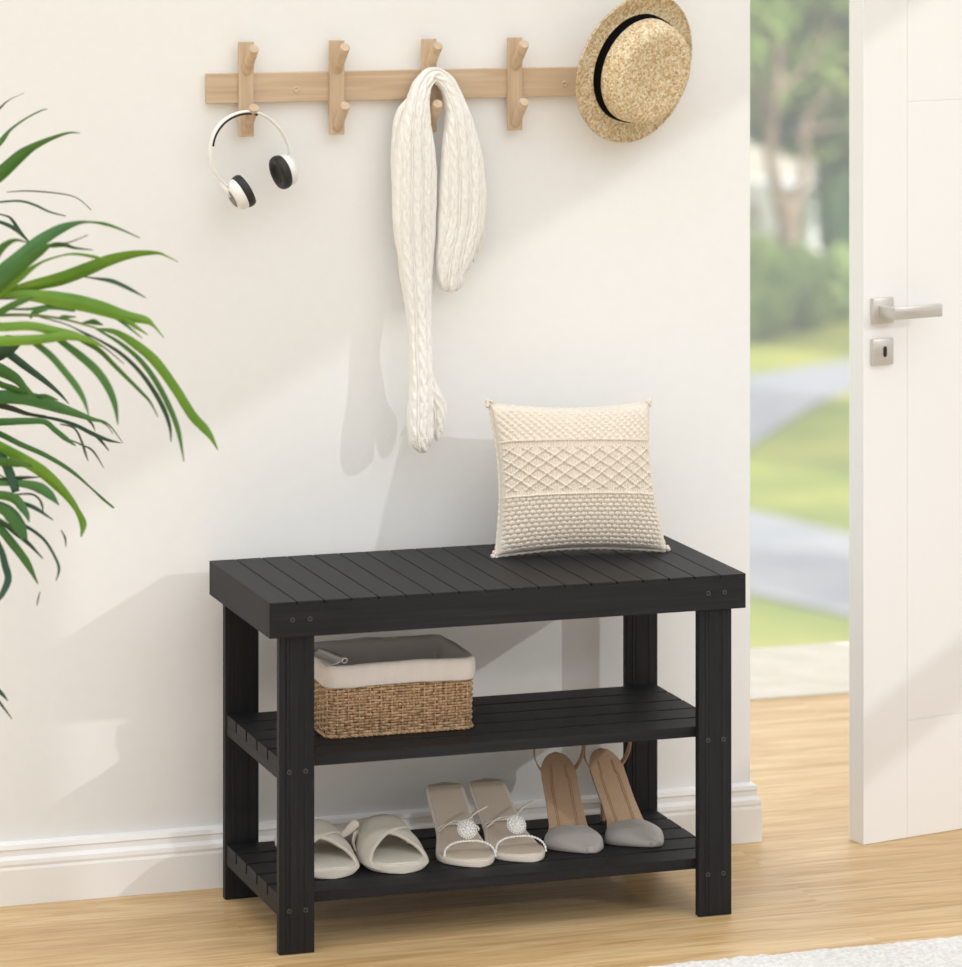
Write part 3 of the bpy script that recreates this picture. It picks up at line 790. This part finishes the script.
# ------------------------------------------------------------------ potted palm (its pot stands outside the frame)
palm = thing('potted_palm', 'green areca palm leaning into the left side of the picture', 'plant', (-.66, -.18, 0))
PO = palm.location.copy()
def pb(mb, name, m, parent, **k):
    mb.v = [tuple(Vector(p)-PO) for p in mb.v]; return mb.build(name, m, parent, **k)
pot = pb(MB().lathe([(.0005, .002), (.085, .002), (.092, .006), (.105, .12), (.118, .235), (.121, .250), (.114, .252), (.110, .240), (.104, .18), (.0005, .18)], o=PO, n=48), 'pot', M_pot, palm, smooth=True)
pb(MB().lathe([(.108, .224), (.06, .229), (.0005, .231)], o=PO, n=40), 'soil', M_soil, pot, smooth=True)
def leaflet(mb, pts, wmax, y0, y1, ws=None, roll=0):
    """pts in picture coordinates give the direction; the blade hangs between depths y0 and y1"""
    n = max(10, int(4*len(pts))); q = [(u, v, y0+(y1-y0)*i/(len(pts)-1)) for i, (u, v) in enumerate(pts)]
    S = catmull(q, n); P = [at(*s_) for s_ in S]; rings = []
    for i, p in enumerate(P):
        t_ = (P[min(i+1, n-1)]-P[max(i-1, 0)]).normalized(); f = i/(n-1)
        side = t_.cross(FW).normalized(); nr = side.cross(t_).normalized()
        ca, sa = math.cos(roll), math.sin(roll); side, nr = side*ca+nr*sa, nr*ca-side*sa
        if ws: w_ = lerp([(k/(len(ws)-1), w) for k, w in enumerate(ws)], f)
        else: w_ = wmax*(sm([(0, .45), (.35, 1), (1, .10)], f))
        w_ = max(.35, w_)/1.9/730*1.0
        rings.append([p-side*w_, p-side*w_*.5+nr*w_*.22, p+nr*w_*.36*-1, p+side*w_*.5+nr*w_*.22, p+side*w_])
    mb.loft(rings, cap=False, closed=False)
B, Mi, Dk, Tp = 0, 1, 2, 3
fr = [
 # frond 1 (top)
 ([(-170, 1000), (-150, 700), (-110, 420), (-75, 250), (-50, 180), (-30, 130)], (-.18, -.22), [
  ([(-42, 150), (-15, 122), (0, 108), (9, 100), (24, 93)], 2.2, None, Tp),
  ([(-50, 190), (-25, 165), (0, 142), (10, 130), (25, 119), (40, 111), (47, 109)], 0, [6, 7, 6, 2.6, 1.6, 1.3, .6], Mi),
  ([(-60, 225), (-30, 198), (0, 174), (20, 156), (33, 147), (50, 139), (68, 133), (80, 133)], 0, [8, 12, 13, 11, 7, 4, 2, .6], Mi),
  ([(7, 192), (25, 191), (45, 192), (68, 195), (80, 200), (91, 210)], 0, [.6, 1.3, 1.3, 1, .8, .8], Tp),
  ([(-45, 215), (-20, 205), (0, 202), (20, 201), (35, 205), (50, 212), (66, 216)], 0, [1.5, 1.6, 1.8, 2, 2.2, 1.8, .8], Dk),
  ([(-60, 205), (-20, 216), (0, 222), (15, 229), (30, 243)], 0, [3, 3, 3, 4, 1], Dk),
  ([(-40, 205), (3, 215), (12, 220), (20, 232), (30, 243)], 0, [1, 1.5, 3, 4, 1], Dk)]),
 # frond 2 (the big bright one)
 ([(-165, 1000), (-140, 700), (-105, 450), (-65, 345), (-20, 317), (40, 316), (75, 322), (102, 330)], (-.30, -.38), [
  ([(-40, 300), (-10, 265), (0, 250), (8, 243), (17, 240), (29, 243)], 0, [4, 6, 7, 5, 2.5, .8], Mi),
  ([(-50, 335), (-20, 293), (0, 273), (20, 257), (40, 241), (60, 229), (77, 223), (90, 222), (105, 224), (120, 229), (140, 238)], 0, [4, 11, 13, 13, 12, 9, 4, 1.6, 3, 2, .6], Mi),
  ([(-30, 318), (-5, 290), (20, 268), (40, 252), (52, 244)], 0, [4, 9, 9, 7, 2], Mi),
  ([(40, 247), (55, 245), (65, 245), (75, 248), (93, 250)], 0, [2, 5, 4, 2.4, .6], Mi),
  ([(55, 244), (70, 242), (88, 235)], 0, [1, 1.2, .6], Tp),
  ([(-40, 322), (-10, 301), (5, 288), (20, 277), (40, 263), (60, 256), (75, 254), (95, 257), (110, 262)], 0, [4, 9, 9, 7, 2.2, 1.4, 2.2, 3, .6], B),
  ([(-10, 302), (10, 292), (35, 285), (60, 279), (85, 270), (110, 260), (135, 254), (157, 253), (166, 256), (178, 262)], 0, [4, 8, 11, 13, 13, 11, 7, 3, 1.4, .6], B),
  ([(85, 277), (100, 279), (112, 281), (128, 288), (146, 298)], 0, [1, 2.4, 4, 3.4, .6], Dk),
  ([(-20, 300), (5, 296), (25, 295), (50, 298), (75, 302), (100, 308), (125, 316), (145, 320), (154, 326), (164, 338)], 0, [4, 6, 9, 13, 14, 13, 10, 7, 2.4, .6], B),
  ([(-30, 299), (0, 299), (15, 299)], 0, [1.2, 1.4, 1], Tp),
  ([(-20, 322), (0, 312), (15, 304), (32, 298)], 0, [4, 6, 6, 3], Mi),
  ([(5, 309), (30, 309), (52, 307), (75, 311)], 0, [1.5, 2.5, 5, 2], Mi),
  ([(112, 316), (125, 320), (136, 327), (148, 335)], 0, [2, 5, 4, .6], B),
  ([(112, 316), (122, 322), (132, 330), (142, 338)], 0, [2, 3, 2, .6], Mi),
  ([(30, 318), (34, 313), (48, 309)], 0, [2, 5, 2], Mi),
  ([(56, 319), (64, 317), (76, 317)], 0, [1, 4, .8], Mi),
  ([(82, 323), (94, 322), (103, 325)], 0, [1, 6, 1], Mi),
  ([(-50, 330), (-20, 325), (0, 327), (30, 326), (55, 331), (78, 336), (100, 346)], 0, [5, 7, 8, 8, 8, 6, 1], B),
  ([(-50, 344), (-20, 343), (0, 341), (30, 340), (50, 338), (70, 336), (88, 340), (103, 347)], 0, [5, 8, 9, 9, 8, 8, 5, 1], B),
  ([(70, 334), (85, 342), (100, 351), (113, 364), (126, 377), (140, 391), (150, 402), (158, 417)], 0, [3, 5, 5, 4.5, 4, 3.4, 2.4, .6], Mi),
  ([(32, 341), (50, 355), (65, 372), (76, 386), (84, 400), (89, 416)], 0, [5, 6, 6, 6, 4, .6], Mi),
  ([(58, 339), (78, 354), (96, 370), (108, 387), (115, 405), (118, 425)], 0, [5, 7, 7.5, 7, 5, .6], Mi),
  ([(70, 326), (95, 338), (120, 353), (140, 372), (155, 393), (165, 412), (170, 428), (171, 442)], 0, [1, 2, 3.5, 4, 4.5, 4.5, 3, .6], Dk),
  ([(98, 330), (120, 343), (140, 360), (155, 380), (168, 404), (178, 430), (184, 462)], 0, [1.5, 3.5, 4.5, 5, 5, 4.5, .6], Mi),
  ([(96, 329), (115, 332), (135, 344), (155, 361), (175, 388), (192, 415), (204, 428), (211, 437), (218, 450)], 0, [2, 5, 8, 9, 8.5, 8.5, 8, 5, .6], B),
  ([(40, 317), (70, 326), (95, 341), (110, 352), (124, 364)], 0, [1, 1.2, 1.2, 1.2, .6], Tp)]),
 # frond 3
 ([(-165, 1000), (-150, 760), (-120, 560), (-80, 440), (-40, 405), (0, 398), (40, 402)], (-.16, -.10), [
  ([(-40, 352), (-10, 352), (10, 344), (22, 340)], 0, [12, 22, 18, 5], Dk),
  ([(-10, 345), (5, 351), (25, 366), (45, 381), (60, 394), (69, 404)], 0, [8, 8, 7, 5, 3, .6], Dk),
  ([(-50, 362), (-20, 362), (0, 370), (15, 378), (25, 388), (34, 396)], 0, [8, 12, 13, 10, 6, 3], Mi),
  ([(-20, 372), (0, 384), (12, 388), (28, 393)], 0, [5, 6, 6, 3], Mi),
  ([(-60, 405), (-30, 400), (0, 397), (25, 398), (45, 403), (60, 408), (75, 413), (92, 419), (108, 424), (123, 443)], 0, [8, 12, 13, 13, 12, 10, 7, 4, 1.6, .5], Mi),
  ([(30, 397), (45, 396), (58, 400)], 0, [3, 4, 1], Mi),
  ([(-40, 400), (-10, 404), (10, 408), (28, 414), (46, 416)], 0, [5, 6, 6, 4, 1], Tp),
  ([(-60, 425), (-30, 423), (0, 422), (30, 421), (45, 422), (55, 430), (65, 438), (76, 446)], 0, [5, 6, 7, 6, 5, 5, 5, .8], Mi),
  ([(30, 415), (55, 419), (75, 425), (93, 434), (108, 440), (121, 443)], 0, [2, 3, 3.4, 4, 3, .6], Dk),
  ([(92, 433), (101, 441), (109, 451)], 0, [2.5, 3, .8], Tp),
  ([(60, 424), (74, 428), (81, 440), (85, 452), (88, 461)], 0, [1, 2, 2, 2.4, .6], Tp),
  ([(66, 438), (82, 445), (93, 451), (104, 468)], 0, [1, 1.4, 2, .5], Tp),
  ([(96, 420), (106, 425), (113, 434)], 0, [1.2, 1.2, .4], Tp),
  ([(85, 417), (92, 424), (95, 431)], 0, [2.5, 2.5, .6], Tp),
  ([(-50, 425), (-20, 428), (0, 434), (20, 444), (45, 455), (70, 470), (90, 487), (103, 499), (114, 508)], 0, [4, 5, 5.5, 5, 4.4, 3.6, 1.6, 2.6, 1.6], Mi)]),
 # frond 4 (low)
 ([(-165, 1000), (-155, 800), (-135, 640), (-100, 540), (-60, 490), (-20, 470), (10, 480)], (-.26, -.20), [
  ([(-50, 425), (-20, 436), (0, 446), (20, 458), (40, 470), (55, 483), (68, 497), (77, 510), (83, 524), (81, 537)], 0, [5, 7, 8, 11, 11, 10, 7, 5, 7, 1], B),
  ([(-25, 420), (-8, 438), (3, 458), (10, 474), (16, 492)], 0, [4, 6, 8, 9, 7], Dk),
  ([(-40, 462), (0, 462), (15, 463), (32, 466)], 0, [6, 8, 8, 3], Mi),
  ([(-40, 484), (0, 480), (20, 478), (41, 477)], 0, [3, 4, 4, .6], Tp),
  ([(-50, 484), (0, 483), (25, 484), (40, 488), (50, 495), (59, 505)], 0, [3, 5, 7, 10, 8, .8], Mi),
  ([(-30, 494), (0, 495), (15, 499), (22, 507), (27, 515), (29, 522)], 0, [5, 8, 9, 8, 5, .8], Mi),
  ([(12, 495), (30, 494), (38, 498), (42, 505), (43, 513)], 0, [1.5, 2, 2, 2.4, .6], Tp),
  ([(15, 500), (35, 508), (53, 520)], 0, [3, 4, .8], Dk),
  ([(-30, 500), (0, 507), (12, 516), (20, 528), (25, 540)], 0, [6, 10, 13, 12, 5], Mi),
  ([(-20, 510), (0, 521), (15, 532), (30, 545), (43, 559)], 0, [4, 5, 6, 4, .8], Dk),
  ([(22, 524), (35, 532), (46, 542), (55, 557), (59, 569), (56, 581)], 0, [3, 3, 2.6, 2.4, 2.6, .6], Dk),
  ([(-25, 505), (-5, 523), (12, 543), (27, 563), (38, 584)], 0, [5, 7, 8, 7, .8], Mi),
  ([(-15, 520), (0, 548), (5, 565), (8, 580), (0, 597), (-8, 602)], 0, [4, 6, 7, 7, 5, 1], Dk),
  ([(61, 530), (65, 538), (66, 547)], 0, [.8, 2.4, .6], Tp),
  ([(40, 592), (38, 600), (37, 606)], 0, [.8, 1.4, .6], Tp)]),
 # frond 5 (lowest, mostly outside the frame)
 ([(-165, 1000), (-160, 860), (-140, 740), (-100, 670), (-50, 650), (-20, 665)], (-.1, -.14), [
  ([(-60, 655), (-25, 670), (0, 692), (8, 701)], 0, [5, 5, 4, .6], Dk),
  ([(-50, 655), (-20, 680), (0, 703), (12, 719)], 0, [4, 4, 2.4, .6], Tp),
  ([(-120, 690), (-95, 720), (-70, 760), (-50, 800)], 0, [4, 8, 8, 1], Mi),
  ([(-100, 672), (-70, 690), (-45, 730), (-30, 760)], 0, [4, 8, 7, 1], Mi)]),
]
for ri, (rac, (ya, yb_), lvs) in enumerate(fr):
    n = 40; q = [(u, v, PO.y+((ya-PO.y)*min(1, i/3)) + (yb_-ya)*max(0, (i-2)/(len(rac)-3))) for i, (u, v) in enumerate(rac)]
    P = [at(*c) for c in catmull(q, n)]
    base = PO+Vector((.015*math.cos(ri*2.2), .015*math.sin(ri*2.2), .225)); P = [base]+[p for p in P if p.z > .42]
    P = [Vector(c) for c in catmull([tuple(p) for p in P[:1]+P[1::4]+P[-1:]], 50)]
    f_ = pb(MB().tube(P, [.0042-.0034*i/49 for i in range(50)], n=8), 'frond', M_stem, palm, smooth=True)
    for li, (pts, w0, ws, mi) in enumerate(lvs):
        mb = MB()
        u0 = min(p[0] for p in rac[3:]); jit = .02*math.sin(li*2.4)
        leaflet(mb, pts, w0, ya+(yb_-ya)*.5+jit*.3, ya+(yb_-ya)*.5+jit-.03, ws, roll=.35*math.sin(li*1.9))
        pb(mb, 'leaflet', M_leaf[mi], f_, smooth=True, solid=.0005)

# ------------------------------------------------------------------ garden seen through the doorway
GZ = -4.0
def gpoly(name, pts, z, m, label=None):
    mb = MB().add([Vector((x, y, GZ+z)) for x, y in pts]+[Vector((x, y, GZ+z-.06)) for x, y in pts],
                  [tuple(range(len(pts)))]+[tuple(range(len(pts), 2*len(pts)))[::-1]]+[(i, (i+1) % len(pts), (i+1) % len(pts)+len(pts), i+len(pts)) for i in range(len(pts))])
    return mb.build(name, m)
M_grass = mat('lawn_grass', (.3, .4, .08), .9, spec=.1)
n_ = nn(M_grass, 'ShaderNodeTexNoise', Scale=1.0, Detail=5.0); lk(M_grass, coords(M_grass, (.55, .55, .55)), n_.inputs['Vector'])
lk(M_grass, ramp(M_grass, n_.outputs['Fac'], [(.3, (.17, .22, .055)), (.5, (.28, .32, .075)), (.7, (.42, .41, .10))]), bsdf(M_grass).inputs['Base Color'])
M_path = noisy('pale_concrete', (.31, .325, .345), (.38, .385, .395), (1.2, 1.2, 1.2), .9, bs=.0, spec=.2)
struct(MB().box((-60, -40, GZ-.2), (90, 130, GZ)).build('ground', M_grass))
path1 = [(6.2, 29.6), (9.0, 28.0), (10.46, 26.27), (10.84, 24.93), (11.18, 23.63), (11.52, 22.46), (12.3, 19.5), (13.0, 15.0), (10.6, 15.0), (10.6, 18.4), (10.22, 19.67), (9.86, 20.61), (9.51, 21.63), (9.08, 22.6), (7.6, 25.6), (4.5, 27.6)]
path2 = [(6, 31.5), (12.79, 32.47), (13.94, 32.57), (15.44, 33.4), (17.06, 34.37), (24, 38), (30, 39), (30, 37.5), (24, 36.2), (18, 33.8), (16.32, 32.77), (14.57, 31.42), (13.41, 29.96), (12.16, 28.18), (10.4, 27.0), (6, 29.8)]
struct(gpoly('path_near', path1, .03, M_path)); struct(gpoly('path_far', path2, .03, M_path))

M_hedge = noisy('hedge_foliage', (.10, .19, .05), (.34, .44, .15), (7, 7, 7), .85, detail=6, bs=.8, bd=.06, spec=.1)
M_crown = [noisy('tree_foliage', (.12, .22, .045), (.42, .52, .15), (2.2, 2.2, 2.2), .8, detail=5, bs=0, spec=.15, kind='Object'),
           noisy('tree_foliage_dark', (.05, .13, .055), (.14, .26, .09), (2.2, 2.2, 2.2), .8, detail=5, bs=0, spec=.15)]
M_bark = noisy('bark', (.17, .12, .085), (.33, .25, .185), (9, 9, 2), .9, bs=.6, bd=.03, spec=.1)
def blob(c, r, sc, seed, sub=5, amp=.22, f=2.4):
    bm = bmesh.new(); bmesh.ops.create_icosphere(bm, subdivisions=sub, radius=1)
    for v in bm.verts:
        d = v.co.copy(); q = d*f+Vector((seed*3.1, seed, 0))
        k = 1+amp*noise.noise(q)+amp*.5*noise.noise(q*3.2)+amp*.25*noise.noise(q*8)
        v.co = Vector((d.x*sc[0]*k, d.y*sc[1]*k, d.z*sc[2]*k))*r+Vector(c)
    bm.verts.index_update(); out = ([v.co.copy() for v in bm.verts], [[v.index for v in f_.verts] for f_ in bm.faces]); bm.free(); return out
def leaves(mb, c, rad, n, size, rs, shell=.55):
    for _ in range(n):
        while True:
            d = Vector((rs.uniform(-1, 1), rs.uniform(-1, 1), rs.uniform(-1, 1)))
            if shell < d.length <= 1: break
        p = Vector(c)+Vector((d.x*rad[0], d.y*rad[1], d.z*rad[2]))
        a = Vector((rs.gauss(0, 1), rs.gauss(0, 1), rs.gauss(0, .6))).normalized(); b_ = a.orthogonal().normalized()
        s_ = size*rs.uniform(.6, 1.3)
        mb.add([p-a*s_, p-b_*s_*.5, p+a*s_, p+b_*s_*.5], [(0, 1, 2, 3)])
rs = random.Random(3)
def shrub(u, v, d_y, wpx, hpx, seed, label):
    g = at(u, v, d_y); z0 = GZ; sc_ = (d_y-CAM.y)/F*1.05
    c = (g.x, g.y, z0+hpx*sc_*.50)
    mb = MB().add(*blob((0, 0, hpx*sc_*.50), 1, (wpx*sc_/2, wpx*sc_/2, hpx*sc_*.52), seed)); leaves(mb, (0, 0, hpx*sc_*.5), (wpx*sc_/2*1.03, wpx*sc_/2*1.03, hpx*sc_*.54), 1500, .05, rs, .9)
    mb.v = [(x, y, max(z, .0)) for x, y, z in mb.v]
    o = mb.build('hedge_shrub', M_hedge, None, True); o.location = (g.x, g.y, z0)
    tag(o, label, 'shrub', None)
shrub(757, 338, 35.6, 74, 102, 1, 'rounded green shrub at the left of the far garden hedge, below the tree')
shrub(800, 334, 36.2, 62, 82, 2, 'middle rounded green shrub of the far garden hedge')
shrub(842, 330, 36.8, 58, 74, 5, 'rounded green shrub at the right of the far garden hedge beside the door edge')
# the big tree
def vec(u, v, y): return at(u, v, y)
YT = 39.6
tree = thing('garden_tree', 'tall broad tree with a forked trunk behind the garden hedge', 'tree', (at(788, 300, YT).x, YT, GZ))
TO = tree.location.copy()
def tb(mb, name, m, parent, **k):
    mb.v = [tuple(Vector(p)-TO) for p in mb.v]; return mb.build(name, m, parent, **k)
tk = MB(); R_ = lambda px: px/2*(YT-CAM.y)/F*1.05
def limb(pts, ws): 
    S = catmull([(u, v, YT+dy, w) for (u, v, dy), w in zip(pts, ws)], 24); tk.tube([at(a, b_, c) for a, b_, c, _ in S], [R_(w) for *_, w in S], n=12)
base = at(788, 320, YT)
tk.tube([Vector((base.x, YT, GZ+.0)), Vector((base.x, YT, GZ+.3)), at(788, 250, YT), at(788, 215, YT), at(787, 196, YT)], [R_(34), R_(27), R_(23), R_(22), R_(22)], n=16)
limb([(783, 215, 0), (776, 185, -.1), (771, 160, -.2), (770, 130, -.3), (775, 95, -.5), (778, 60, -.4), (770, 20, 0), (760, -40, 0)], [17, 14, 12, 13, 11, 9, 8, 6])
limb([(791, 212, 0), (801, 190, .1), (804, 160, .3), (803, 130, .5), (812, 110, .6), (830, 90, .6), (850, 60, .7)], [15, 11, 9, 10, 9, 7, 5])
limb([(772, 130, -.3), (762, 105, -.3), (755, 75, -.2), (745, 50, 0), (735, 10, 0)], [12, 11, 8, 6, 5])
limb([(776, 95, -.4), (790, 80, -.4), (805, 68, -.3), (820, 45, -.3), (838, 10, -.2)], [10, 7, 6, 5, 3])
limb([(757, 50, 0), (765, 30, 0), (785, 12, 0), (805, -5, 0)], [5, 4, 3, 3])
limb([(803, 132, .5), (820, 128, .5), (845, 125, .5), (880, 120, .5)], [7, 6, 5, 4])
tb(tk, 'trunk', M_bark, tree, smooth=True)
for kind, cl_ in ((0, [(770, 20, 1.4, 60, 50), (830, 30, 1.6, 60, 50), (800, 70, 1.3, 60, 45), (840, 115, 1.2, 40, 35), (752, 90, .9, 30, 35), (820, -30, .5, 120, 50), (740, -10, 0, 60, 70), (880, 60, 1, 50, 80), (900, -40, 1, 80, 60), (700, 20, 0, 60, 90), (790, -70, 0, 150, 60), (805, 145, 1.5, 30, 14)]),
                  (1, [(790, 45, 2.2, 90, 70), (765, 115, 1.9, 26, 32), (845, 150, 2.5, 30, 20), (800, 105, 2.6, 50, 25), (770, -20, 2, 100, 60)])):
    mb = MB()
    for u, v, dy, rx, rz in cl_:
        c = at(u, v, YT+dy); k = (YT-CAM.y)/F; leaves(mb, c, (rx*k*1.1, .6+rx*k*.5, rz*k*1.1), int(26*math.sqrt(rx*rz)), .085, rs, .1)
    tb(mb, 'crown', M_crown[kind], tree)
# dark bush on the right behind the hedge
g = at(845, 300, 42)
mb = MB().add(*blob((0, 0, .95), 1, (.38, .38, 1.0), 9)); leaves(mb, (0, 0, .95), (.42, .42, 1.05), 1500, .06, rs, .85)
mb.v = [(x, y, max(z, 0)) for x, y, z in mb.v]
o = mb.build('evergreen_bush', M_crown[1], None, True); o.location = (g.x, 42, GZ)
tag(o, 'dark green bush standing to the right of the forked tree trunk', 'bush')
o.scale = (1, 1, 1.15)
# white house far behind
M_hw = noisy('white_render', (.82, .82, .80), (.86, .86, .84), (2, 2, 2), .9, bs=0)
M_roof = noisy('beige_roof', (.42, .38, .30), (.52, .47, .38), (3, 3, 3), .9, bs=0)
HYy = 44.
hL = at(700, 300, HYy).x; hR = at(900, 300, HYy).x
house = thing('white_house', 'white house with pale brown roof far behind the trees', 'house', ((hL+hR)/2, HYy, GZ))
hm = house.location.copy(); zt = at(780, 205, HYy).z-GZ; zr = at(780, 150, HYy).z-GZ; zt2 = at(780, 150, HYy).z-GZ
wd = (hR-hL)/2
MB().box((-wd, 0, 0), (wd, 5, zt)).build('house_wall', M_hw, house)
rf = MB().add([(-wd-.3, -.4, zt), (wd+.3, -.4, zt), (wd+.3, 5.4, zt), (-wd-.3, 5.4, zt), (-wd-.3, 2.5, zr+.55), (wd+.3, 2.5, zr+.55)], [(0, 1, 5, 4), (2, 3, 4, 5), (0, 4, 3), (1, 2, 5), (0, 3, 2, 1)])
rf.build('roof', M_roof, house)
xg = at(806, 200, HYy-1.2).x-hm.x
MB().box((xg-.35, -1.2, 0), (xg+.22, 0, at(806, 186, HYy-1.2).z-GZ), .02).build('porch_wall', M_hw, house)
M_win = mat('house_window', (.18, .2, .22), .2)
for dx in (-2.2, -1.5, 1.3, 2.0): MB().box((dx, -.03, .9), (dx+.45, .02, 1.8)).build('window', M_win, house)
# backdrop row of trees behind the house, and trees to the right that shade the lawn
def simple_tree(x, y, h, r, label, seed, dark=0, n=2600, leaf=.22):
    t = thing('background_tree', label, 'tree', (x, y, GZ)); r2 = random.Random(seed)
    MB().tube([(0, 0, 0), (.1, 0, h*.3), (0, .1, h*.7)], [r*.11, r*.08, r*.03], n=10).build('trunk', M_bark, t, True)
    mb = MB().add(*blob((0, 0, h*.62), 1, (r*.8, r*.8, h*.34), seed, 4, .5)); leaves(mb, (0, 0, h*.62), (r, r, h*.40), n, leaf, r2, .6)
    mb.build('crown', M_crown[dark], t)
    return t
gB = at(800, 0, 56)
for i, (dx, dy, h, r_, dk, lb) in enumerate(((-3.2, 0, 9.5, 3.0, 1, 'dark green tree behind the white house, leftmost'), (0.2, 3, 10.5, 3.2, 0, 'light green tree behind the white house, in the middle'), (3.6, 1, 9.5, 3.0, 1, 'dark green tree behind the white house, rightmost'))):
    simple_tree(gB.x+dx*2.3, 56+dy, h, r_, lb, 20+i, dk)
sun_d = Vector((-.85, 1, -.47))
def shade(u, v, z_, k, r_, h, i):
    p = atz(u, v, GZ); 
    q = p-Vector((sun_d.x, sun_d.y, 0))*(h*.62/.47)      # stands k metres of travel up-sun
    simple_tree(q.x, q.y, h, r_, ['leafy tree out of view right of the near garden path, nearest the house', 'leafy tree out of view beside the bend of the far garden path', 'small leafy tree out of view in front of the far hedge', 'tallest leafy tree out of view on the lawn between the two paths'][i], 40+i, 0, 500, .3)
shade(765, 574, 0, 0, .75, 5.5, 0); shade(775, 425, 0, 0, 1.8, 6.6, 1); shade(800, 336, 0, 0, 1.0, 5.0, 2); shade(835, 448, 0, 0, 1.1, 8.2, 3)

M_haze = bpy.data.materials.new('morning_haze'); M_haze.use_nodes = True; _t = M_haze.node_tree; _t.nodes.remove(_t.nodes['Principled BSDF'])
_v = _t.nodes.new('ShaderNodeVolumeScatter'); _v.inputs['Density'].default_value = .024; _v.inputs['Anisotropy'].default_value = .2
_t.links.new(_v.outputs[0], _t.nodes['Material Output'].inputs['Volume'])
hz_ = MB().box((-5, 3, GZ+.01), (9, 17, 5)).build('garden_haze', M_haze); tag(hz_, 'thin pale morning haze hanging over the near part of the garden outside', 'haze', None, 'stuff')

# ------------------------------------------------------------------ light
wd_ = bpy.data.worlds.new('world'); scn.world = wd_; wd_.use_nodes = True
nt = wd_.node_tree; bg = nt.nodes['Background']
tc = nt.nodes.new('ShaderNodeTexCoord'); sx_ = nt.nodes.new('ShaderNodeSeparateXYZ'); rp = nt.nodes.new('ShaderNodeValToRGB')
nt.links.new(tc.outputs['Generated'], sx_.inputs[0]); nt.links.new(sx_.outputs['Z'], rp.inputs['Fac']); nt.links.new(rp.outputs['Color'], bg.inputs['Color'])
e = rp.color_ramp.elements; e[0].position = 0; e[0].color = (.75, .685, .63, 1); e[1].position = .9; e[1].color = (1.62, 1.62, 1.62, 1)
_x = e.new(.35); _x.color = (1.165, 1.185, 1.195, 1)
bg.inputs['Strength'].default_value = 1.0
sl_ = bpy.data.lights.new('sun', 'SUN'); so = bpy.data.objects.new('sun', sl_); COL.objects.link(so)
sl_.energy = 4.3; sl_.angle = math.radians(.7); sl_.color = (1, 1, .985)
so.rotation_euler = sun_d.to_track_quat('-Z', 'Y').to_euler(); so.location = (6, -6, 5)
